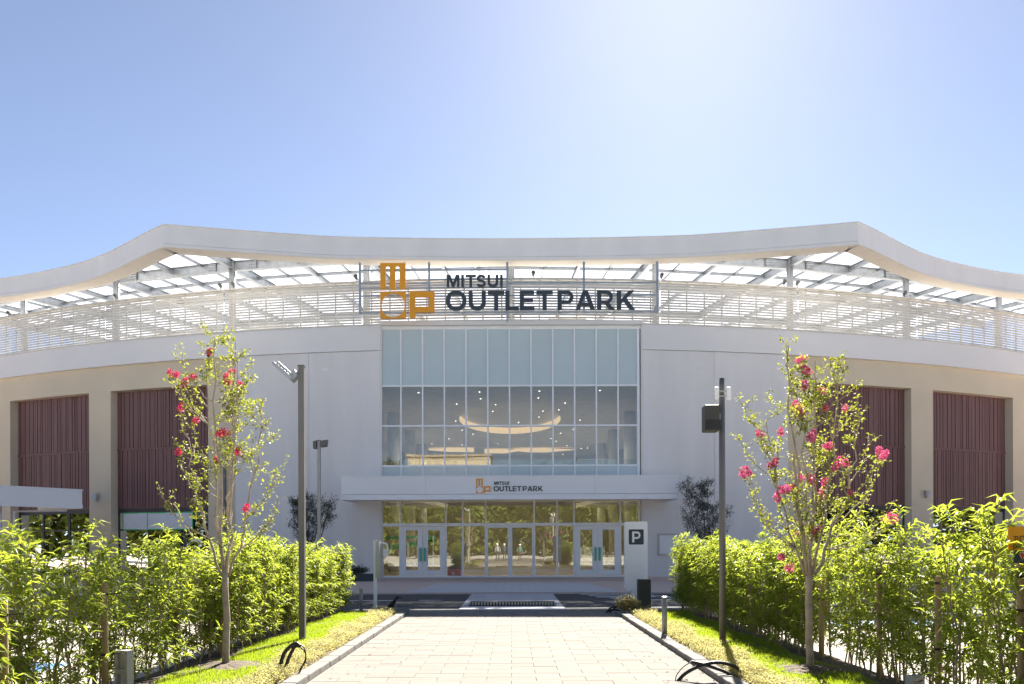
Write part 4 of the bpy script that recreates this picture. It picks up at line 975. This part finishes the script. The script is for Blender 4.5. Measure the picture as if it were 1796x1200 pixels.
def woody(name, label, base, fork_h, stems_top, targets, ntw, twl, leafn, lL, lW, lm, bark, trunk_r, seed, cat='tree', group=None, leaf_from=0.25, zmin=0.0, spread=1.0, lspread=0.022, floppy=0.5):
    """trunk + limbs + twigs as one mesh, leaves as the crown"""
    rg = random.Random(seed); t_ = empty(name, base); tag(t_, label, cat, group); tr_ = MB(); fo = MB()
    tr_.tube(curve_pts((0,0,-0.05), (0.0,0,fork_h), (rg.gauss(0,0.015),0,0), 7, 0.006, rg), [trunk_r*(1.15 if i == 0 else 1.0 - 0.03*i) for i in range(7)], 10)
    stems = []
    for (x, y, z) in stems_top:
        b_ = Vector((x*0.10, y*0.10, fork_h - 0.12)); ps = curve_pts(b_, (x, y, z), (x*0.12, y*0.12, 0), 12, 0.022, rg)
        r0 = trunk_r * rg.uniform(0.30, 0.44); tr_.tube(ps, [r0*(1-i/12.5) + 0.003 for i in range(12)], 7); stems.append(ps)
    def leaves(ps, n, frm):
        for j in range(n):
            v = frm + (1-frm) * (j + rg.random())/n; m_ = len(ps)-1; i = min(int(v*m_), m_-1); p = ps[i].lerp(ps[i+1], v*m_-i)
            d = (ps[i+1]-ps[i]).normalized()*0.5 + Vector((rg.gauss(0,1), rg.gauss(0,1), rg.gauss(0.1,0.7))).normalized()
            fo.leaf(p + Vector((rg.gauss(0,lspread), rg.gauss(0,lspread), rg.gauss(0,lspread))), d, Vector((rg.gauss(0,floppy), rg.gauss(0,floppy), 1)), lL*rg.uniform(0.7,1.25), lW*rg.uniform(0.75,1.2), 0.2, 0.1)
    for tg in targets:
        tg = Vector(tg); best = None
        for ps in stems:
            for p in ps[2:]:
                hd = math.hypot(tg.x-p.x, tg.y-p.y); wantz = tg.z - 0.25 - hd*0.75; c_ = hd + 1.4*abs(p.z - wantz)
                if best is None or c_ < best[0]: best = (c_, p)
        p0 = best[1]; dx = (tg - p0); ps = curve_pts(p0, tg, (dx.x*0.12, dx.y*0.12, -0.08*dx.length), 8, 0.012, rg)
        tr_.tube(ps, [0.008 - 0.0008*i for i in range(8)], 5); leaves(ps, int(leafn*1.7), 0.3)
        for _ in range(2):
            i = rg.randint(3, 6); a = rg.uniform(0, 6.28); e = ps[i] + Vector((math.cos(a)*0.14, math.sin(a)*0.14, rg.uniform(0.04, 0.2))); p3 = curve_pts(ps[i], e, (0,0,0.02), 4, 0, rg); tr_.tube(p3, 0.003, 4); leaves(p3, leafn//2, 0.2)
    for _ in range(ntw):
        ps = rg.choice(stems); u = rg.uniform(0.12, 1.0) if rg.random() < 0.7 else rg.uniform(0.7, 1.0); i = min(int(u*11), 10); p0 = ps[i].lerp(ps[i+1], u*11-i)
        if p0.z < zmin: continue
        a = rg.uniform(0, 6.28); ln = rg.uniform(*twl) * (1.2 - 0.65*u); e = p0 + Vector((math.cos(a)*spread, math.sin(a)*spread, rg.uniform(0.35, 1.3))).normalized()*ln
        p2 = curve_pts(p0, e, (math.cos(a)*0.05*ln, math.sin(a)*0.05*ln, -0.05*ln), 6, 0.01, rg); tr_.tube(p2, [max(0.002, 0.007*min(1, trunk_r/0.06) - 0.0009*i) for i in range(6)], 4); leaves(p2, leafn, leaf_from)
        for _k in range(2):
            i = rg.randint(2, 4); b2 = rg.uniform(0, 6.28); e2 = p2[i] + Vector((math.cos(b2), math.sin(b2), rg.uniform(0.1, 1.0))).normalized()*ln*0.35; p3 = curve_pts(p2[i], e2, (0,0,0.01), 4, 0, rg); tr_.tube(p3, 0.0028*(trunk_r/0.06), 4); leaves(p3, leafn//2, 0.2)
    tr_.build('trunk', bark, t_, True); fo.build('crown', lm, t_); return t_
def blossom(seed, m):
    rg = random.Random(seed); q_ = MB()
    for _ in range(150):
        d = Vector((rg.gauss(0,1), rg.gauss(0,1), rg.gauss(0,1))).normalized(); r_ = rg.random()**0.4
        p = Vector((d.x*0.060*r_, d.y*0.060*r_, d.z*0.085*r_ - 0.0)); p.x *= 1 - p.z*2.5; p.y *= 1 - p.z*2.5
        q_.leaf(p, d + Vector((rg.gauss(0,0.6), rg.gauss(0,0.6), rg.gauss(0,0.6))), Vector((rg.gauss(0,1), rg.gauss(0,1), 1)), rg.uniform(0.022,0.036), rg.uniform(0.020,0.032), rg.uniform(-0.4,0.5), rg.uniform(-0.3,0.5))
    return q_.mesh('flower', m)
BL = [blossom(i, 'petal') for i in range(3)]; BP = [blossom(10+i, 'petal_pink') for i in range(3)]
Rf = random.Random(5)
def crape(base, label, flw, tops, seed, D, meshes, ntw, wisps, sizes=(0.5, 0.82)):
    tg = []
    for (px, py) in flw:
        dy = Rf.uniform(-0.45, 0.35); tg.append((wx(px, D+dy) - base[0], dy, wz(py, D+dy) - base[2]))
    tw_ = [(wx(px, D) - base[0], Rf.uniform(-0.3, 0.3), wz(py, D) - base[2]) for (px, py) in wisps]
    t_ = woody('flowering_tree', label, base, 1.30, tops, tg + tw_, ntw, (0.26, 0.66), 19, 0.048, 0.030, 'leaf_crape', 'bark', 0.046, seed, zmin=0.95, leaf_from=0.3, group='flowering trees on the lawns')
    for p in tg:
        o = link('flower', Rf.choice(meshes), t_); o.location = p; o.rotation_euler = (Rf.gauss(0,0.6), Rf.gauss(0,0.6), Rf.uniform(0,6)); k_ = Rf.uniform(*sizes); o.scale = (k_, k_, k_*Rf.uniform(0.9, 1.25))
D = 11.0
crape((wx(395, D), D, 0.08), 'slim flowering tree with deep pink blossoms on the left lawn',
      [(368,616),(299,652),(310,655),(338,660),(325,669),(409,651),(397,657),(400,669),(423,675),(318,712),(345,735),(389,757),(398,759),(313,790),(380,804),(419,791),(432,889)],
      [(-0.26,0.1,3.85),(-0.08,-0.12,4.22),(0.10,0.12,4.25),(0.20,-0.1,3.9),(0.45,0.1,3.2),(-0.42,-0.1,2.9),(0.05,0.3,3.4)], 31, D, BL, 58, [(510,800),(488,828),(482,866),(470,905),(290,850),(300,884),(440,655),(452,700),(452,760),(330,610),(365,578),(412,585)])
D = 10.5
crape((wx(1420, D), D, 0.08), 'fuller flowering tree with many pink blossoms on the right lawn',
      [(1407,633),(1415,652),(1413,678),(1440,688),(1396,712),(1405,720),(1449,717),(1483,718),(1370,759),(1333,762),(1424,767),(1448,788),(1456,784),(1543,793),(1551,800),(1475,812),(1463,822),(1484,814),(1360,812),(1352,818),(1306,829),(1314,831),(1404,839),(1424,843),(1448,847),(1376,860),(1391,858),(1364,873),(1443,862),(1443,871),(1492,865),(1555,911),(1566,911),(1397,938),(1432,932),(1370,978),(1385,998)],
      [(-0.22,0.1,4.02),(-0.30,-0.12,3.7),(0.12,0.12,3.85),(0.32,-0.1,3.75),(-0.5,0.1,3.1),(0.55,-0.1,2.9),(0.0,0.3,3.3),(-0.05,-0.3,3.5)], 47, D, BP, 66, [(1295,693),(1302,760),(1562,880),(1492,740),(1500,700),(1458,632),(1385,600),(1525,850),(1330,900),(1310,860),(1540,760)])
for s, D, px in ((-1, 11.0, 395), (1, 10.5, 1420)):
    q = MB(); n = 28; c0 = len(q.v); x0, y0 = wx(px, D), D
    q.v.append((x0, y0, lawn_z(x0) + 0.045))
    rg_ = random.Random(70+s)
    for rr2, zz in ((0.2, 0.035), (0.42, 0.0)):
        for i in range(n):
            a = 6.283*i/n; r_ = rr2*(1+rg_.uniform(-0.15,0.15)); x = x0 + math.cos(a)*r_; q.v.append((x, y0 + math.sin(a)*r_, lawn_z(x) + zz + rg_.uniform(-0.008, 0.008)))
    for i in range(n):
        j = (i+1) % n; q.f.append((0, 1+i, 1+j)); q.f.append((1+i, 1+n+i, 1+n+j, 1+j))
    tag(q.build('soil_ring', 'soil'), kind='structure')
# olive trees by the grey wall
for (px, D, lab, sd_, H) in ((541, 37.5, 'dark green olive tree against the grey wall left of the entrance', 61, 4.0), (1246, 37.5, 'dark green olive tree against the grey wall right of the entrance', 67, 4.4)):
    rg = random.Random(sd_); tops = [(rg.uniform(-1.1,1.1), rg.uniform(-0.6,0.6), H*rg.uniform(0.66,0.98)) for _ in range(9)]
    woody('olive_tree', lab, (wx(px, D), D, 0.05), 1.1, tops, [], 150, (0.5, 1.0), 24, 0.10, 0.032, 'leaf_olive', 'dark_bark', 0.075, sd_, zmin=1.5, group='olive trees', lspread=0.07)
# low planter by the wall and low bush by the sign
def lowbush(loc, r_, h, n, lab, lm, L_, seed):
    rg = random.Random(seed); t_ = empty('low_plant', loc); tag(t_, lab, 'plant'); fo = MB(); st = MB()
    for _ in range(n):
        a = rg.uniform(0,6.28); q_ = rg.random()**0.6; p1 = Vector((math.cos(a)*r_*q_, math.sin(a)*r_*0.6*q_, h*rg.uniform(0.35,1)*(1-0.4*q_*q_))); ps = curve_pts((p1.x*0.4, p1.y*0.4, 0), p1, (0,0,0.03), 4, 0.01, rg); st.tube(ps, 0.005, 4)
        for j in range(9): fo.leaf(ps[1].lerp(ps[3], rg.random()), Vector((rg.gauss(0,1), rg.gauss(0,1), rg.gauss(0.4,0.6))), Vector((0.1,0.1,1)), L_*rg.uniform(0.7,1.3), L_*0.3)
    st.build('stems', 'twig', t_); fo.build('foliage', lm, t_)
lowbush((wx(628, 38), 38, 0.30), 0.6, 0.5, 70, 'low dark plant in a planter by the wall left of the doors', 'leaf_olive', 0.14, 3)
lowbush((wx(1100, 19.6), 19.6, 0.12), 0.32, 0.42, 150, 'small feathery green bush by the right end of the kerb', 'leaf_cover', 0.06, 4)
pb = bevel(MB().box(-0.75, 0.75, -0.4, 0.4, 0, 0.32).build('planter_box', 'slate'), 0.02); pb.location = (wx(628, 38), 38, 0.05); tag(pb, 'low dark planter box against the wall left of the doors', 'planter')

# ------------------------------------------------------------------ behind the camera: what the glass reflects
Rb = random.Random(9)
bt = [(-26,-26,9),(-18,-20,8),(-11,-16,7.5),(-7.5,-24,8.5),(8,-17,8),(13,-23,9),(19,-18,8),(27,-27,9.5),(-14,-33,10),(4.5,-36,10),(16,-35,10)]
tm = None
for i, (x, y, h) in enumerate(bt):
    if tm is None:
        tops = [(Rb.uniform(-2.4,2.4), Rb.uniform(-2.2,2.2), Rb.uniform(4.5,8.0)) for _ in range(12)]
        tm = woody('street_tree', 'leafy green tree behind the viewpoint, mirrored in the entrance glass', (x, y, 0), 1.9, tops, [], 200, (1.0, 2.2), 14, 0.34, 0.20, 'leaf_tree', 'dark_bark', 0.17, 81, zmin=2.0, group='trees behind the viewpoint', lspread=0.2); continue
    o = tm.copy(); COL.objects.link(o); o.location = (x, y, 0); o.rotation_euler = (0,0,Rb.uniform(0,6)); o.scale = (h/8, h/8, h/8)
    for ch in tm.children: c_ = ch.copy(); COL.objects.link(c_); c_.parent = o
AB = empty('apartment_building', (-13.5, -100, 0)); tag(AB, 'beige apartment block mirrored in the upper entrance glass', 'building')
MB().box(-9, 9, -7, 0, 0, 20.5).build('wall', 'beige', AB); MB().box(-9.3, 9.3, -7.3, 0.3, 20.5, 21.0).build('roof', 'beige', AB)
for fl in range(6):
    MB().box(-8.6, 8.6, 0.0, 0.9, 2.6 + fl*3.1, 3.6 + fl*3.1).build('balcony', 'beige', AB)
    for i in range(5):
        x = -7.2 + 3.6*i; wn = MB().box(x-1.1, x+1.1, 0.005, 0.06, 0.9 + fl*3.1, 2.5 + fl*3.1).build('window', 'dark_frame', AB)

fw = MB(); rg = random.Random(77)
for i in range(82000):
    if i < 46000:
        x = rg.uniform(-90, 90); y = rg.uniform(-62, -44); hmax = 10.5 + 2.5*math.sin(x*0.21) + 1.6*math.sin(x*0.57+1) + (y+53)*-0.25
    else:
        a = rad(rg.uniform(62, 298)); r_ = rg.uniform(108, 122); x = math.sin(a)*r_; y = 20 + math.cos(a)*r_; hmax = 13 + 3*math.sin(a*21) + 1.6*math.sin(a*47+1)
    z = rg.random()**0.8*hmax; k_ = 1.0 if i < 46000 else 2.0
    d = Vector((rg.gauss(0,1), rg.gauss(0,1), rg.gauss(0,0.6)))
    fw.leaf(Vector((x, y, z)), d, Vector((rg.gauss(0,0.4), rg.gauss(0,0.4), 1)), k_*rg.uniform(0.7,1.4), k_*rg.uniform(0.5,0.9))
tag(fw.build('distant_wood', 'leaf_tree'), 'green wood far behind the viewpoint, mirrored in the glass', 'wood', kind='stuff')

# the people beside the camera, seen only as mirror images in the entrance doors
import bmesh
def cloth_mat(name, top, legs):
    m, t, b = nodes(name); tc = t.nodes.new('ShaderNodeTexCoord'); sp = t.nodes.new('ShaderNodeSeparateXYZ'); t.links.new(tc.outputs['Object'], sp.inputs[0])
    r = t.nodes.new('ShaderNodeValToRGB'); r.color_ramp.interpolation = 'CONSTANT'; mp = t.nodes.new('ShaderNodeMath'); mp.operation = 'DIVIDE'; mp.inputs[1].default_value = 2.0
    t.links.new(sp.outputs['Z'], mp.inputs[0]); t.links.new(mp.outputs[0], r.inputs[0])
    e = r.color_ramp.elements; e[0].position = 0; e[0].color = (0.02,0.02,0.02,1); e[1].position = 0.045; e[1].color = legs + (1,)
    for pos, c in ((0.475, top), (0.735, (0.50, 0.32, 0.24))): q = e.new(pos); q.color = c + (1,)
    t.links.new(r.outputs[0], b.inputs['Base Color']); b.inputs['Roughness'].default_value = 0.8
cloth_mat('clothes_navy', (0.05,0.07,0.12), (0.03,0.035,0.05)); cloth_mat('clothes_grey', (0.30,0.31,0.32), (0.05,0.05,0.06)); cloth_mat('clothes_green', (0.10,0.20,0.16), (0.06,0.05,0.04))
def person(loc, rz, m, lab, H, arm):
    t_ = empty('person', loc, rz); tag(t_, lab, 'person'); bm = bmesh.new(); L = bm.verts.layers.skin.verify(); V = {}
    def v(n, co, r, root=False):
        q = bm.verts.new([c*H/1.72 for c in co]); q[L].radius = (r, r*0.8 if n in ('hips','waist','chest') else r); q[L].use_root = root; V[n] = q
    v('hips',(0,0,0.95),0.15,True); v('waist',(0,0,1.12),0.135); v('chest',(0,-0.01,1.32),0.155); v('neck',(0,0,1.47),0.06); v('jaw',(0,0.03,1.55),0.075); v('skull',(0,0.005,1.64),0.10); v('crown',(0,0,1.70),0.06); v('nose',(0,0.115,1.60),0.016)
    for s_, k in ((-1,'l'),(1,'r')):
        v('hip'+k,(s_*0.09,0,0.88),0.095); v('knee'+k,(s_*0.11,0.02,0.48),0.062); v('ank'+k,(s_*0.12,-0.02,0.09),0.042); v('toe'+k,(s_*0.14,0.15,0.04),0.04)
        v('sh'+k,(s_*0.19,0,1.40),0.06)
        if arm: v('el'+k,(s_*0.25,0.04,1.12),0.045); v('wr'+k,(s_*0.12,0.28,1.22),0.03); v('hand'+k,(s_*0.07,0.36,1.27),0.032); v('tip'+k,(s_*0.04,0.41,1.31),0.016)
        else: v('el'+k,(s_*0.27,-0.03,1.12),0.045); v('wr'+k,(s_*0.28,0.06,0.88),0.03); v('hand'+k,(s_*0.28,0.08,0.80),0.035); v('tip'+k,(s_*0.27,0.10,0.70),0.016)
    for a, b_ in [('hips','waist'),('waist','chest'),('chest','neck'),('neck','jaw'),('jaw','skull'),('skull','crown'),('jaw','nose')] + [(p+k, q+k) for k in 'lr' for p, q in (('hip','knee'),('knee','ank'),('ank','toe'),('sh','el'),('el','wr'),('wr','hand'),('hand','tip'))] + [('hips','hipl'),('hips','hipr'),('chest','shl'),('chest','shr')]: bm.edges.new((V[a], V[b_]))
    me = bpy.data.meshes.new('body'); bm.to_mesh(me); bm.free(); me.materials.append(MATS[m]); o = link('body', me, t_)
    sk = o.modifiers.new('skin', 'SKIN'); sk.use_smooth_shade = True; sb = o.modifiers.new('sub', 'SUBSURF'); sb.levels = 1; sb.render_levels = 2
    k = H/1.72; MB().tube([(0,0.03*k,1.635*k),(0,0.02*k,1.66*k),(0,0.01*k,1.72*k),(0,0,1.765*k),(0,0,1.78*k)], [0.15,0.125,0.12,0.085,0.02], 16).build('helmet', 'sign_white', t_, True)
person((-1.5,-1.6,0.02), 0.1, 'clothes_grey', 'person in white helmet and grey top, mirrored leftmost in the centre doors', 1.70, False)
person((-0.75,-1.0,0.02), -0.1, 'clothes_navy', 'person in white helmet and navy clothes raising both hands, mirrored in the centre doors', 1.74, True)
person((0.75,-1.3,0.02), 0.15, 'clothes_green', 'person in white helmet and green top, mirrored rightmost in the centre doors', 1.68, False)

fl_ = MB(); rg = random.Random(8)
for _ in range(150):
    s_ = rg.choice((-1, 1)); x = s_*(2.4 - abs(rg.gauss(0, 0.5))) if rg.random() < 0.6 else s_*rg.uniform(3.0, 4.0); y = rg.uniform(7, 20); z = 0.028 if abs(x) < 2.43 else lawn_z(x) + 0.05
    fl_.leaf(Vector((x, y, z)), Vector((rg.gauss(0,1), rg.gauss(0,1), rg.uniform(0,0.4))), Vector((0,0.1,1)), rg.uniform(0.03, 0.07), rg.uniform(0.015, 0.03))
tag(fl_.build('fallen_leaves', 'dry_leaf'), 'dry brown fallen leaves scattered along the path edges', 'leaves', kind='stuff')
